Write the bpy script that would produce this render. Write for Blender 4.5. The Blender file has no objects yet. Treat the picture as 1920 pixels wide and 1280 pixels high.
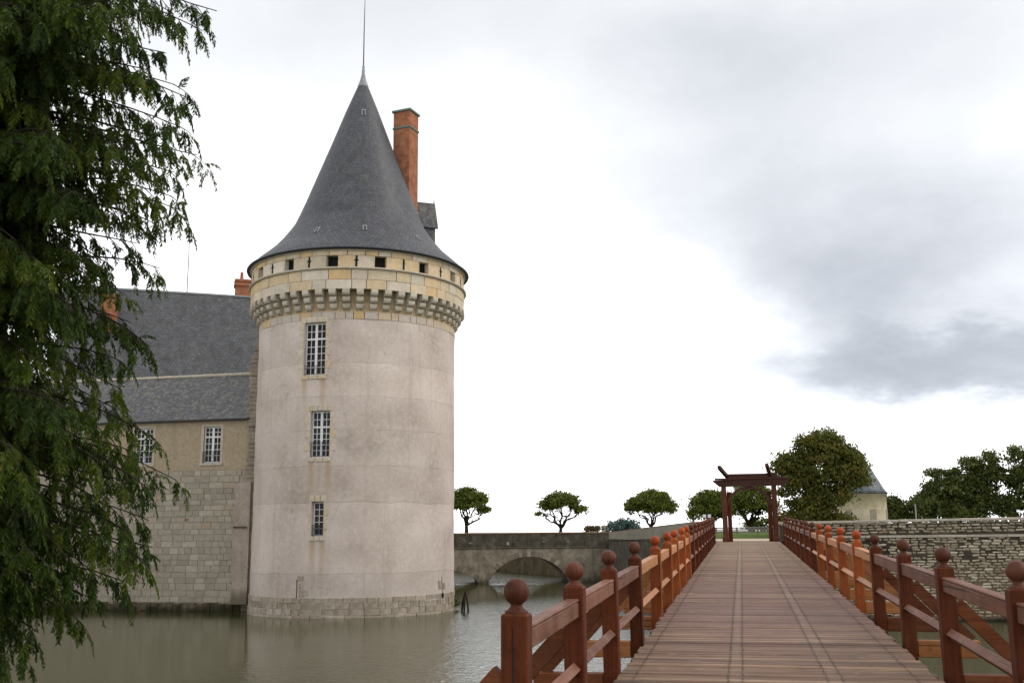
import bpy, math, random
import numpy as np
from mathutils import Matrix, Vector

random.seed(11)
RNG = np.random.default_rng(11)
PI = math.pi
R = math.radians
SC = bpy.context.scene
COL = SC.collection

# ------------------------------------------------------------------ camera
cam_d = bpy.data.cameras.new('camera')
cam_d.sensor_width = 36.0
cam_d.lens = 36.0
cam_d.clip_start = 0.1
cam_d.clip_end = 6000.0
cam = bpy.data.objects.new('camera', cam_d)
COL.objects.link(cam)
CAMZ = 4.6
cam.matrix_world = Matrix(((0.97634788, 0.04758582, 0.21090376, 0.0),
                           (0.21604395, -0.17702856, -0.96020097, 0.0),
                           (-0.00835596, 0.98305467, -0.18312209, CAMZ),
                           (0, 0, 0, 1)))
SC.camera = cam

# ------------------------------------------------------------------ world: overcast sky
SUN_EL, SUN_AZ = R(42), R(84)          # azimuth from +Y (bridge axis) towards +X
world = bpy.data.worlds.new('World')
SC.world = world
world.use_nodes = True


def build_world():
    nt = world.node_tree
    nt.nodes.clear()
    N, L = nt.nodes, nt.links

    def math_n(op, a, b=None, c=None):
        n = N.new('ShaderNodeMath'); n.operation = op
        for i, v in enumerate((a, b, c)):
            if v is None: continue
            if isinstance(v, (int, float)): n.inputs[i].default_value = v
            else: L.new(v, n.inputs[i])
        return n.outputs[0]
    tc = N.new('ShaderNodeTexCoord')
    nrm = N.new('ShaderNodeVectorMath'); nrm.operation = 'NORMALIZE'
    L.new(tc.outputs['Generated'], nrm.inputs[0])
    sep = N.new('ShaderNodeSeparateXYZ'); L.new(nrm.outputs[0], sep.inputs[0])
    x, y, z = sep.outputs
    # cloud-layer coordinates: the direction carried onto a flat layer
    zz = math_n('MAXIMUM', z, 0.0)
    inv = math_n('DIVIDE', 1.0, math_n('ADD', zz, 0.34))
    comb = N.new('ShaderNodeCombineXYZ')
    L.new(math_n('MULTIPLY', x, inv), comb.inputs[0]); L.new(math_n('MULTIPLY', y, inv), comb.inputs[1])

    def noise(scale, detail, rough, w, dist=0.0):
        n = N.new('ShaderNodeTexNoise'); n.noise_dimensions = '4D'
        n.inputs['Scale'].default_value = scale; n.inputs['Detail'].default_value = detail
        n.inputs['Roughness'].default_value = rough; n.inputs['W'].default_value = w
        n.inputs['Distortion'].default_value = dist
        L.new(comb.outputs[0], n.inputs['Vector'])
        return n.outputs['Fac']
    big = noise(1.3, 6, 0.55, 3.1, 0.3)
    mid = noise(3.6, 6, 0.6, 8.3, 0.4)
    w1 = math_n('SUBTRACT', noise(2.4, 5, 0.6, 1.7), 0.5)
    w2 = math_n('SUBTRACT', noise(2.7, 5, 0.6, 5.9), 0.5)
    az = math_n('ADD', math_n('ARCTAN2', x, y), math_n('MULTIPLY', w1, 0.30))
    el = math_n('ADD', math_n('ARCSINE', z), math_n('MULTIPLY', w2, 0.16))
    # individual grey cloud masses (azimuth, elevation, half width, half height, darkness)
    clouds = [(12.5, 8.0, 11.0, 2.2, 0.50), (5.0, 9.4, 6.5, 2.0, 0.25), (3.0, 18.0, 10.5, 4.2, 0.26), (8.0, 26.0, 19.0, 5.0, 0.23), (14.0, 14.0, 12.0, 4.2, 0.20), (-3.0, 25.0, 8.0, 3.0, 0.10),
              (-22.0, 29.0, 16.0, 5.0, 0.22), (5.0, 12.5, 7.0, 3.0, 0.24), (-60.0, 24.0, 22.0, 7.0, 0.35),
              (55.0, 12.0, 24.0, 4.0, 0.40), (60.0, 32.0, 20.0, 9.0, 0.35), (130.0, 16.0, 30.0, 6.0, 0.40),
              (-125.0, 14.0, 26.0, 6.0, 0.38), (-170.0, 30.0, 30.0, 8.0, 0.35), (-90.0, 45.0, 25.0, 9.0, 0.35)]
    dark = None
    for a0, e0, sa, se, d in clouds:
        da = math_n('DIVIDE', math_n('SUBTRACT', az, R(a0)), R(sa))
        de = math_n('DIVIDE', math_n('SUBTRACT', el, R(e0)), R(se))
        q = math_n('ADD', math_n('MULTIPLY', da, da), math_n('MULTIPLY', de, de))
        g = math_n('MULTIPLY', math_n('POWER', 2.718, math_n('MULTIPLY', q, -1.0)), d)
        dark = g if dark is None else math_n('ADD', dark, g)
    tex = math_n('ADD', math_n('MULTIPLY', math_n('SUBTRACT', big, 0.5), 0.42), math_n('MULTIPLY', math_n('SUBTRACT', mid, 0.5), 0.20))
    # the texture is stronger inside the grey masses, faint in the bright haze
    tex = math_n('MULTIPLY', tex, math_n('ADD', 0.25, math_n('MULTIPLY', dark, 1.6)))
    dk = math_n('ADD', dark, tex)
    ramp = N.new('ShaderNodeValToRGB')
    e = ramp.color_ramp.elements
    e[0].position = 0.0; e[0].color = (1.12, 1.12, 1.13, 1)
    e[1].position = 1.0; e[1].color = (0.16, 0.18, 0.21, 1)
    for pos, c in ((0.10, (0.97, 0.98, 1.0, 1)), (0.28, (0.70, 0.725, 0.77, 1)), (0.5, (0.42, 0.445, 0.49, 1))):
        k = e.new(pos); k.color = c
    L.new(dk, ramp.inputs[0])
    # thin cloud low over the land is the brightest part of the dome
    glow = math_n('ADD', 1.0, math_n('MULTIPLY', 0.95, math_n('POWER', math_n('SUBTRACT', 1.0, zz), 5.0)))
    lit = N.new('ShaderNodeVectorMath'); lit.operation = 'SCALE'
    L.new(ramp.outputs[0], lit.inputs[0]); L.new(glow, lit.inputs['Scale'])
    sky = N.new('ShaderNodeTexSky'); sky.sky_type = 'NISHITA'; sky.sun_disc = False
    sky.sun_elevation = SUN_EL; sky.sun_rotation = SUN_AZ
    sks = N.new('ShaderNodeVectorMath'); sks.operation = 'SCALE'; sks.inputs['Scale'].default_value = 0.08
    L.new(sky.outputs[0], sks.inputs[0])
    mix = N.new('ShaderNodeMix'); mix.data_type = 'RGBA'; mix.inputs[0].default_value = 0.94
    L.new(sks.outputs[0], mix.inputs[6]); L.new(lit.outputs[0], mix.inputs[7])
    bg = N.new('ShaderNodeBackground'); bg.inputs['Strength'].default_value = 1.0
    L.new(mix.outputs[2], bg.inputs['Color'])
    out = N.new('ShaderNodeOutputWorld'); L.new(bg.outputs[0], out.inputs['Surface'])


build_world()
sun_d = bpy.data.lights.new('sun', 'SUN')
sun_d.energy = 1.3
sun_d.angle = R(24)
sun_d.color = (1.0, 0.95, 0.88)
sun = bpy.data.objects.new('sun', sun_d)
COL.objects.link(sun)
sdir = Vector((math.sin(SUN_AZ) * math.cos(SUN_EL), math.cos(SUN_AZ) * math.cos(SUN_EL), math.sin(SUN_EL)))
sun.rotation_euler = sdir.to_track_quat('Z', 'Y').to_euler()
sun.location = (30, -30, 60)

SC.view_settings.view_transform = 'Standard'
SC.view_settings.look = 'None'
SC.view_settings.exposure = 0.12
SC.view_settings.gamma = 1.0
SC.view_settings.use_curve_mapping = False
SC.cycles.use_denoising = True
SC.cycles.max_bounces = 6
SC.cycles.transparent_max_bounces = 6
SC.cycles.sample_clamp_indirect = 6.0


# ------------------------------------------------------------------ materials
class NT:
    """short-hand for building a material node tree"""

    def __init__(s, name):
        s.m = bpy.data.materials.new(name); s.m.use_nodes = True
        s.t = s.m.node_tree; s.N, s.L = s.t.nodes, s.t.links
        s.p = s.N['Principled BSDF']
        s._tc = None

    def tc(s, which='Object'):
        if s._tc is None: s._tc = s.N.new('ShaderNodeTexCoord')
        return s._tc.outputs[which]

    def lk(s, a, b):
        s.L.new(a, b)

    def mth(s, op, a, b=None, clamp=False):
        n = s.N.new('ShaderNodeMath'); n.operation = op; n.use_clamp = clamp
        for i, v in enumerate((a, b)):
            if v is None: continue
            if isinstance(v, (int, float)): n.inputs[i].default_value = v
            else: s.lk(v, n.inputs[i])
        return n.outputs[0]

    def mapped(s, scale=(1, 1, 1), src=None, rand=0.0):
        n = s.N.new('ShaderNodeMapping'); n.inputs['Scale'].default_value = scale
        s.lk(src or s.tc(), n.inputs['Vector'])
        if rand:
            oi = s.N.new('ShaderNodeObjectInfo')
            cm = s.N.new('ShaderNodeCombineXYZ')
            v = s.mth('MULTIPLY', oi.outputs['Random'], rand)
            for i in range(3): s.lk(v, cm.inputs[i])
            s.lk(cm.outputs[0], n.inputs['Location'])
        return n.outputs[0]

    def noise(s, scale, detail=5, rough=0.6, vec=None, dist=0.0):
        n = s.N.new('ShaderNodeTexNoise')
        n.inputs['Scale'].default_value = scale; n.inputs['Detail'].default_value = detail
        n.inputs['Roughness'].default_value = rough; n.inputs['Distortion'].default_value = dist
        s.lk(vec or s.tc(), n.inputs['Vector'])
        return n.outputs['Fac']

    def ramp(s, fac, stops, interp='LINEAR'):
        n = s.N.new('ShaderNodeValToRGB'); e = n.color_ramp.elements; n.color_ramp.interpolation = interp
        while len(e) < len(stops): e.new(0.5)
        for k, (pos, c) in zip(e, stops):
            k.position = pos; k.color = tuple(c) + (1,) if len(c) == 3 else c
        s.lk(fac, n.inputs[0])
        return n.outputs[0]

    def mix(s, fac, a, b, blend='MIX'):
        n = s.N.new('ShaderNodeMix'); n.data_type = 'RGBA'; n.blend_type = blend
        for i, v in ((0, fac), (6, a), (7, b)):
            if isinstance(v, (int, float)): n.inputs[i].default_value = v
            elif isinstance(v, (tuple, list)): n.inputs[i].default_value = tuple(v) + (1,)
            else: s.lk(v, n.inputs[i])
        return n.outputs[2]

    def rand(s):
        return s.N.new('ShaderNodeObjectInfo').outputs['Random']

    def sep(s, src=None):
        n = s.N.new('ShaderNodeSeparateXYZ'); s.lk(src or s.tc(), n.inputs[0]); return n.outputs

    def comb(s, x, y, z):
        n = s.N.new('ShaderNodeCombineXYZ')
        for i, v in enumerate((x, y, z)):
            if isinstance(v, (int, float)): n.inputs[i].default_value = v
            else: s.lk(v, n.inputs[i])
        return n.outputs[0]

    def bump(s, h, strength=0.4, dist=0.02, chain=None):
        n = s.N.new('ShaderNodeBump'); n.inputs['Strength'].default_value = strength
        n.inputs['Distance'].default_value = dist
        s.lk(h, n.inputs['Height'])
        if chain is not None: s.lk(chain, n.inputs['Normal'])
        s.lk(n.outputs[0], s.p.inputs['Normal'])
        return n.outputs[0]

    def fin(s, col, rough=0.8, spec=0.3):
        if isinstance(col, (tuple, list)): s.p.inputs['Base Color'].default_value = tuple(col) + (1,)
        else: s.lk(col, s.p.inputs['Base Color'])
        if isinstance(rough, (int, float)): s.p.inputs['Roughness'].default_value = rough
        else: s.lk(rough, s.p.inputs['Roughness'])
        s.p.inputs['Specular IOR Level'].default_value = spec
        return s.m


def mul(c, k):
    return tuple(v * k for v in c)


def m_plain(name, col, rough=0.7, var=0.25, scale=6.0, bump=0.15, spec=0.3, rnd=0.0):
    t = NT(name)
    f = t.noise(scale, 6, 0.65)
    c = t.ramp(f, [(0.25, mul(col, 1 - var)), (0.75, mul(col, 1 + var))])
    if rnd:
        c = t.mix(1.0, c, t.ramp(t.rand(), [(0, (1 - rnd,) * 3), (1, (1 + rnd,) * 3)]), 'MULTIPLY')
    if bump: t.bump(f, bump, 0.02)
    return t.fin(c, rough, spec)


def m_plaster():
    t = NT('tower_plaster')
    x, y, z = t.sep()
    big = t.noise(0.35, 6, 0.6)
    mid = t.noise(1.4, 8, 0.7)
    fine = t.noise(9, 8, 0.75)
    c = t.ramp(big, [(0.34, (0.390, 0.325, 0.278)), (0.5, (0.510, 0.437, 0.382)), (0.66, (0.605, 0.535, 0.478))])
    c = t.mix(t.ramp(mid, [(0.44, (0, 0, 0)), (0.66, (0.6,) * 3)]), c, (0.445, 0.352, 0.312))
    c = t.mix(t.ramp(t.noise(3.6, 7, 0.7), [(0.46, (0, 0, 0)), (0.70, (0.55,) * 3)]), c, (0.625, 0.558, 0.498))
    c = t.mix(t.ramp(fine, [(0.36, (0.22,) * 3), (0.54, (0, 0, 0))]), c, (0.30, 0.245, 0.20))
    # lifts of render put on one above the other: each a little different in tone, with a ragged seam
    zw = t.mth('ADD', z, t.mth('MULTIPLY', t.mth('SUBTRACT', t.noise(0.6, 4), 0.5), 0.30))
    tone = t.ramp(t.mth('DIVIDE', zw, 20.0), [(0.0, (0.95,) * 3), (0.118, (1.04, 1.03, 1.03)), (0.316, (0.92, 0.91, 0.90)), (0.42, (0.97, 0.97, 0.965)),
                                              (0.523, (0.99, 0.985, 0.98)), (0.62, (1.06, 1.055, 1.045)), (0.718, (0.97, 0.96, 0.96)), (0.80, (1.0,) * 3)], 'CONSTANT')
    c = t.mix(1.0, c, tone, 'MULTIPLY')
    seam = None
    for zc in (2.37, 6.33, 8.4, 10.48, 12.4, 14.36):
        d = t.mth('ABSOLUTE', t.mth('SUBTRACT', zw, zc))
        g = t.mth('SUBTRACT', 1.0, t.mth('DIVIDE', d, 0.055), True)
        seam = g if seam is None else t.mth('MAXIMUM', seam, g)
    seam = t.mth('MULTIPLY', seam, t.ramp(t.noise(0.8, 3), [(0.36, (0, 0, 0)), (0.6, (1, 1, 1))]))
    c = t.mix(t.mth('MULTIPLY', seam, 0.42), c, (0.28, 0.235, 0.19))
    vo = t.N.new('ShaderNodeTexVoronoi'); vo.feature = 'DISTANCE_TO_EDGE'; vo.inputs['Scale'].default_value = 0.55
    wv_ = t.N.new('ShaderNodeVectorMath'); wv_.operation = 'ADD'
    nz_ = t.N.new('ShaderNodeTexNoise'); nz_.inputs['Scale'].default_value = 1.6; nz_.inputs['Detail'].default_value = 6; t.lk(t.tc(), nz_.inputs['Vector'])
    t.lk(t.tc(), wv_.inputs[0]); t.lk(nz_.outputs['Color'], wv_.inputs[1]); t.lk(wv_.outputs[0], vo.inputs['Vector'])
    ck_ = t.mth('MULTIPLY', t.ramp(vo.outputs['Distance'], [(0.0, (1, 1, 1)), (0.018, (0, 0, 0))]), t.ramp(t.noise(0.5, 3), [(0.5, (0, 0, 0)), (0.62, (0.45,) * 3)]))
    c = t.mix(ck_, c, (0.27, 0.22, 0.18))
    # rain streaks
    st = t.noise(1.0, 5, 0.6, t.mapped((2.6, 2.6, 0.10)))
    c = t.mix(t.ramp(st, [(0.52, (0, 0, 0)), (0.74, (0.34,) * 3)]), c, (0.28, 0.235, 0.185))
    # ochre run-off below the window sills
    th = t.mth('ARCTAN2', x, t.mth('MULTIPLY', y, -1.0))
    for cw, hw, zw0 in ((-3.0, 6.35, 13.45), (1.55, 5.4, 8.7), (1.35, 3.25, 4.25)):
        for sg in (-0.85, 0.9):
            dd = t.mth('MULTIPLY', t.mth('ABSOLUTE', t.mth('SUBTRACT', th, R(cw + sg * hw))), 6.2)
            gg = t.mth('SUBTRACT', 1.0, t.mth('DIVIDE', t.mth('ADD', dd, t.mth('MULTIPLY', t.mth('SUBTRACT', mid, 0.5), 0.3)), 0.26), True)
            fall = t.ramp(t.mth('DIVIDE', t.mth('SUBTRACT', zw0, z), 2.6), [(0.0, (0, 0, 0)), (0.03, (0.75,) * 3), (0.95, (0, 0, 0))])
            c = t.mix(t.mth('MULTIPLY', gg, fall), c, (0.36, 0.25, 0.14))
    # damp foot
    foot = t.ramp(t.mth('ADD', z, t.mth('MULTIPLY', mid, 1.2)), [(0.5, (0.75,) * 3), (1.0, (0, 0, 0))])
    c = t.mix(foot, c, (0.24, 0.20, 0.15))
    t.bump(t.mth('ADD', t.mth('MULTIPLY', mid, 1.6), t.mth('ADD', t.mth('MULTIPLY', fine, 0.6), t.mth('MULTIPLY', seam, -0.4))), 0.55, 0.03)
    return t.fin(c, 0.9, 0.15)


def m_blocks(name, stops, scale=5.0, var=0.22, bump=0.5, grime=(0.12, 0.10, 0.07), grime_amt=0.5, streak=False):
    """cut stone: each block takes its own tone"""
    t = NT(name)
    c = t.ramp(t.rand(), stops, 'LINEAR')
    v = t.mapped((1, 1, 1), rand=37.0)
    f = t.noise(scale, 8, 0.7, v)
    c = t.mix(1.0, c, t.ramp(f, [(0.25, (1 - var,) * 3), (0.75, (1 + var,) * 3)]), 'MULTIPLY')
    g = t.noise(1.1, 6, 0.65, t.tc() if not streak else t.mapped((2.5, 2.5, 0.35)))
    c = t.mix(t.ramp(g, [(0.50, (0, 0, 0)), (0.76, (grime_amt,) * 3)]), c, grime)
    t.bump(f, bump, 0.03)
    return t.fin(c, 0.9, 0.15)


def m_slate(name, mode, col=(0.042, 0.044, 0.053), lichen=0.13):
    """small slates in courses; mode 'cone' wraps round the z axis of the object, 'flat' runs along x"""
    t = NT(name)
    x, y, z = t.sep()
    if mode == 'cone':
        v = t.comb(t.mth('MULTIPLY', t.mth('ARCTAN2', x, y), 5.0), t.mth('MULTIPLY', z, 1.08), 0.0)
    else:
        v = t.comb(t.mth('ADD', x, t.mth('MULTIPLY', y, 0.6)), t.mth('MULTIPLY', z, 1.35), 0.0)
    b = t.N.new('ShaderNodeTexBrick')
    b.inputs['Color1'].default_value = (0.35, 0.35, 0.35, 1); b.inputs['Color2'].default_value = (0.75, 0.75, 0.75, 1)
    b.inputs['Mortar'].default_value = (0, 0, 0, 1); b.inputs['Scale'].default_value = 1.0
    b.inputs['Brick Width'].default_value = 0.24; b.inputs['Row Height'].default_value = 0.19
    b.inputs['Mortar Size'].default_value = 0.022; b.inputs['Mortar Smooth'].default_value = 0.3
    t.lk(v, b.inputs['Vector'])
    f = t.noise(1.2, 7, 0.65)
    s = t.noise(1.0, 5, 0.6, t.mapped((3.2, 3.2, 0.13)))
    c = t.ramp(f, [(0.30, mul(col, 0.62)), (0.70, mul(col, 1.65))])
    c = t.mix(1.0, c, t.ramp(t.noise(5.0, 6, 0.75), [(0.3, (0.82,) * 3), (0.7, (1.18,) * 3)]), 'MULTIPLY')
    c = t.mix(1.0, c, t.mix(1.0, (0.25, 0.25, 0.25), t.mix(1.0, b.outputs['Color'], (1.45, 1.45, 1.45), 'MULTIPLY'), 'ADD'), 'MULTIPLY')
    c = t.mix(t.ramp(s, [(0.48, (0, 0, 0)), (0.70, (lichen * 1.5,) * 3)]), c, (0.125, 0.108, 0.075))
    c = t.mix(t.ramp(t.noise(4, 7, 0.75), [(0.52, (0, 0, 0)), (0.72, (lichen * 1.3,) * 3)]), c, (0.23, 0.24, 0.24))
    t.bump(t.mth('ADD', b.outputs['Color'], t.mth('MULTIPLY', f, 0.4)), 0.5, 0.02)
    return t.fin(c, t.ramp(f, [(0.3, (0.42,) * 3), (0.7, (0.62,) * 3)]), 0.45)


def m_brick(name):
    t = NT(name)
    x, y, z = t.sep()
    b = t.N.new('ShaderNodeTexBrick')
    b.inputs['Color1'].default_value = (0.26, 0.080, 0.038, 1); b.inputs['Color2'].default_value = (0.34, 0.118, 0.058, 1)
    b.inputs['Mortar'].default_value = (0.34, 0.20, 0.12, 1); b.inputs['Scale'].default_value = 1.0
    b.inputs['Brick Width'].default_value = 0.23; b.inputs['Row Height'].default_value = 0.075
    b.inputs['Mortar Size'].default_value = 0.008
    t.lk(t.comb(t.mth('ADD', x, y), z, 0.0), b.inputs['Vector'])
    f = t.noise(2.2, 7, 0.7)
    c = t.mix(1.0, b.outputs['Color'], t.ramp(f, [(0.3, (0.55,) * 3), (0.7, (1.2,) * 3)]), 'MULTIPLY')
    c = t.mix(t.ramp(t.noise(1.0, 5, 0.6, t.mapped((2, 2, 0.5))), [(0.58, (0, 0, 0)), (0.75, (0.6,) * 3)]), c, (0.42, 0.27, 0.19))
    t.bump(b.outputs['Fac'], -0.5, 0.01)
    return t.fin(c, 0.85, 0.2)


def m_wood(name, c1, c2, axis, rough=0.55, weather=(0.30, 0.22, 0.18), wamt=0.3, spec=0.12, crack=0.8):
    t = NT(name)
    sc = {'x': (0.7, 22, 22), 'y': (22, 0.7, 22), 'z': (22, 22, 0.7)}[axis]
    v = t.mapped(sc, rand=61.0)
    g = t.noise(1.0, 6, 0.65, v, 0.6)
    c = t.ramp(g, [(0.28, c1), (0.72, c2)])
    c = t.mix(1.0, c, t.ramp(t.rand(), [(0, (0.74, 0.72, 0.70)), (1, (1.22, 1.20, 1.18))]), 'MULTIPLY')
    w = t.noise(2.3, 6, 0.7, t.mapped((1, 1, 1), rand=17.0))
    c = t.mix(t.ramp(w, [(0.42, (0, 0, 0)), (0.72, (wamt,) * 3)]), c, weather)
    sf = t.noise(9.0, 6, 0.75, t.mapped((1, 1, 1), rand=29.0))
    c = t.mix(t.ramp(sf, [(0.56, (0, 0, 0)), (0.70, (0.45,) * 3)]), c, tuple(0.5 * a + 0.5 * b for a, b in zip(c2, weather)))
    c = t.mix(t.ramp(sf, [(0.30, (0.6,) * 3), (0.43, (0, 0, 0))]), c, mul(c1, 0.45))
    sc2 = {'x': (0.35, 30, 30), 'y': (30, 0.35, 30), 'z': (30, 30, 0.35)}[axis]
    k = t.noise(1.0, 2, 0.5, t.mapped(sc2, rand=91.0))
    ck = t.ramp(k, [(0.315, (1, 1, 1)), (0.335, (0, 0, 0))])
    c = t.mix(t.mth('MULTIPLY', ck, crack), c, mul(c1, 0.25))
    t.bump(t.mth('SUBTRACT', g, t.mth('MULTIPLY', ck, 0.8)), 0.35, 0.008)
    return t.fin(c, rough, spec)


def m_deck():
    t = NT('deck_plank_wood')
    x, y, z = t.sep()
    v = t.mapped((0.9, 16, 16), rand=83.0)
    g = t.noise(1.0, 7, 0.7, v, 0.5)
    c = t.ramp(g, [(0.30, (0.050, 0.024, 0.013)), (0.47, (0.150, 0.098, 0.064)), (0.68, (0.29, 0.212, 0.15))])
    tone = t.ramp(t.rand(), [(0.0, (0.48, 0.42, 0.40)), (0.15, (0.72, 0.62, 0.58)), (0.35, (0.92, 0.82, 0.76)), (0.55, (0.86, 0.76, 0.75)), (0.75, (1.08, 1.0, 0.92)), (0.9, (1.28, 1.2, 1.08)), (1.0, (1.55, 1.48, 1.34))])
    c = t.mix(1.0, c, tone, 'MULTIPLY')
    # reddish stain left in patches, walked pale along the middle
    wv = t.N.new('ShaderNodeNewGeometry').outputs['Position']
    wx, wy, wz = t.sep(wv)
    mp = t.N.new('ShaderNodeMapping'); mp.inputs['Scale'].default_value = (0.5, 0.22, 0.5); t.lk(wv, mp.inputs['Vector'])
    p = t.noise(1.0, 5, 0.6, mp.outputs[0])
    c = t.mix(t.ramp(p, [(0.42, (0, 0, 0)), (0.66, (0.34,) * 3)]), c, (0.14, 0.062, 0.038))
    # plum stain of the boards laid about twenty metres out, sand trodden on near the gate
    band = t.ramp(t.mth('DIVIDE', t.mth('ADD', wy, t.mth('MULTIPLY', p, 4.0)), 60.0), [(0.25, (0, 0, 0)), (0.30, (0.26,) * 3), (0.45, (0.22,) * 3), (0.55, (0, 0, 0))])
    c = t.mix(band, c, (0.185, 0.105, 0.105))
    sand = t.ramp(t.mth('DIVIDE', wy, 60.0), [(0.45, (0, 0, 0)), (0.9, (0.55,) * 3)])
    c = t.mix(sand, c, (0.30, 0.22, 0.155))
    c = t.mix(t.ramp(t.noise(2.6, 7, 0.75, wv), [(0.52, (0, 0, 0)), (0.72, (0.55,) * 3)]), c, (0.075, 0.048, 0.032))
    c = t.mix(t.ramp(t.noise(5.0, 6, 0.7, wv), [(0.60, (0, 0, 0)), (0.74, (0.5,) * 3)]), c, (0.36, 0.29, 0.22))
    # pale tracks worn between the nail rows
    for xc in (-0.14, 0.835):
        q = t.mth('SUBTRACT', 1.0, t.mth('DIVIDE', t.mth('ABSOLUTE', t.mth('SUBTRACT', wx, xc)), 0.085), True)
        c = t.mix(t.mth('MULTIPLY', t.mth('MULTIPLY', t.mth('MULTIPLY', t.mth('POWER', q, 0.6), t.ramp(t.noise(3.0, 6, 0.7, wv), [(0.35, (0.25,) * 3), (0.65, (1, 1, 1))])), 0.26), t.ramp(t.mth('DIVIDE', wy, 60.0), [(0.15, (0.3,) * 3), (0.35, (1, 1, 1))])), c, (0.34, 0.27, 0.21))
    # rust stain along the nail rows
    rust = None
    for xc in (-0.21, -0.07, 0.76, 0.91, -1.16, 1.63):
        d = t.mth('ABSOLUTE', t.mth('SUBTRACT', wx, xc))
        q = t.mth('SUBTRACT', 1.0, t.mth('DIVIDE', d, 0.035), True)
        rust = q if rust is None else t.mth('MAXIMUM', rust, q)
    c = t.mix(t.mth('MULTIPLY', t.mth('MULTIPLY', rust, t.ramp(t.mth('DIVIDE', wy, 60.0), [(0.12, (0.15,) * 3), (0.35, (0.42,) * 3)])), 1.0), c, (0.07, 0.045, 0.04))
    t.bump(g, 0.5, 0.012)
    return t.fin(c, t.ramp(g, [(0.2, (0.8,) * 3), (0.8, (0.58,) * 3)]), 0.25)


def m_water():
    t = NT('moat_water')
    v = t.tc()
    # calm water by the walls, wind ripples in the open reach beside the wooden bridge
    patch = t.noise(0.045, 3, 0.5, v)
    x, y, z = t.sep()
    openw = t.ramp(t.mth('DIVIDE', t.mth('ADD', t.mth('ADD', x, 21.5), t.mth('MULTIPLY', t.mth('SUBTRACT', patch, 0.5), 10.0)), 12.0), [(0.10, (0.0,) * 3), (0.62, (1,) * 3)])
    near = t.ramp(t.mth('DIVIDE', y, 100.0), [(0.66, (1,) * 3), (0.78, (0.45,) * 3), (0.90, (0.8,) * 3), (0.97, (3.5,) * 3)])
    lee = t.ramp(t.mth('DIVIDE', t.mth('ADD', x, 4.0), 8.0), [(0.25, (1,) * 3), (0.9, (0.25,) * 3)])
    amp = t.mth('ADD', 0.035, t.mth('MULTIPLY', t.mth('MULTIPLY', t.mth('MULTIPLY', t.mth('MAXIMUM', openw, t.ramp(t.mth('DIVIDE', y, 200.0), [(0.455, (0, 0, 0)), (0.475, (1, 1, 1))])), near), lee), 0.25))
    f1 = t.noise(3.2, 4, 0.6, t.mapped((1.0, 1.0, 1)), 0.4)
    f2 = t.noise(0.7, 3, 0.5, t.mapped((1.0, 1.0, 1)), 0.3)
    h = t.mth('MULTIPLY', t.mth('ADD', f1, t.mth('MULTIPLY', f2, 0.7)), amp)
    t.bump(h, 1.0, 0.16)
    c = t.ramp(t.noise(0.06, 4, 0.5), [(0.3, (0.030, 0.034, 0.008)), (0.7, (0.040, 0.044, 0.013))])
    t.fin(c, 0.085, 0.5)
    t.p.inputs['IOR'].default_value = 1.38
    return t.m


def m_leaf(name, cols, trans=0.35, rough=0.55):
    t = NT(name)
    at = t.N.new('ShaderNodeAttribute'); at.attribute_name = 'tint'
    c = t.ramp(at.outputs['Fac'], cols)
    t.fin(c, rough, 0.25)
    tr = t.N.new('ShaderNodeBsdfTranslucent'); t.lk(t.mix(1.0, c, (1.25, 1.25, 0.7), 'MULTIPLY'), tr.inputs['Color'])
    mx = t.N.new('ShaderNodeMixShader'); mx.inputs[0].default_value = trans
    t.lk(t.p.outputs[0], mx.inputs[1]); t.lk(tr.outputs[0], mx.inputs[2])
    t.lk(mx.outputs[0], t.N['Material Output'].inputs['Surface'])
    return t.m


def m_wallface(name, stops, zstain=None, scale=0.8, bump=0.5):
    t = NT(name)
    f = t.noise(scale, 8, 0.68)
    fine = t.noise(scale * 9, 7, 0.7)
    c = t.ramp(f, stops)
    c = t.mix(1.0, c, t.ramp(fine, [(0.25, (0.72,) * 3), (0.75, (1.25,) * 3)]), 'MULTIPLY')
    s = t.noise(1.0, 5, 0.6, t.mapped((2.2, 2.2, 0.2)))
    c = t.mix(t.ramp(s, [(0.52, (0, 0, 0)), (0.75, (0.4,) * 3)]), c, mul(stops[0][1], 0.6))
    if zstain:
        x, y, z = t.sep()
        m = t.ramp(t.mth('DIVIDE', t.mth('ADD', z, t.mth('MULTIPLY', t.mth('SUBTRACT', f, 0.5), 1.6)), 10.0), [(zstain[0] / 10, (0.9,) * 3), (zstain[1] / 10, (0, 0, 0))])
        c = t.mix(m, c, zstain[2])
    t.bump(t.mth('ADD', f, t.mth('MULTIPLY', fine, 0.5)), bump, 0.04)
    return t.fin(c, 0.92, 0.12)


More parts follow.
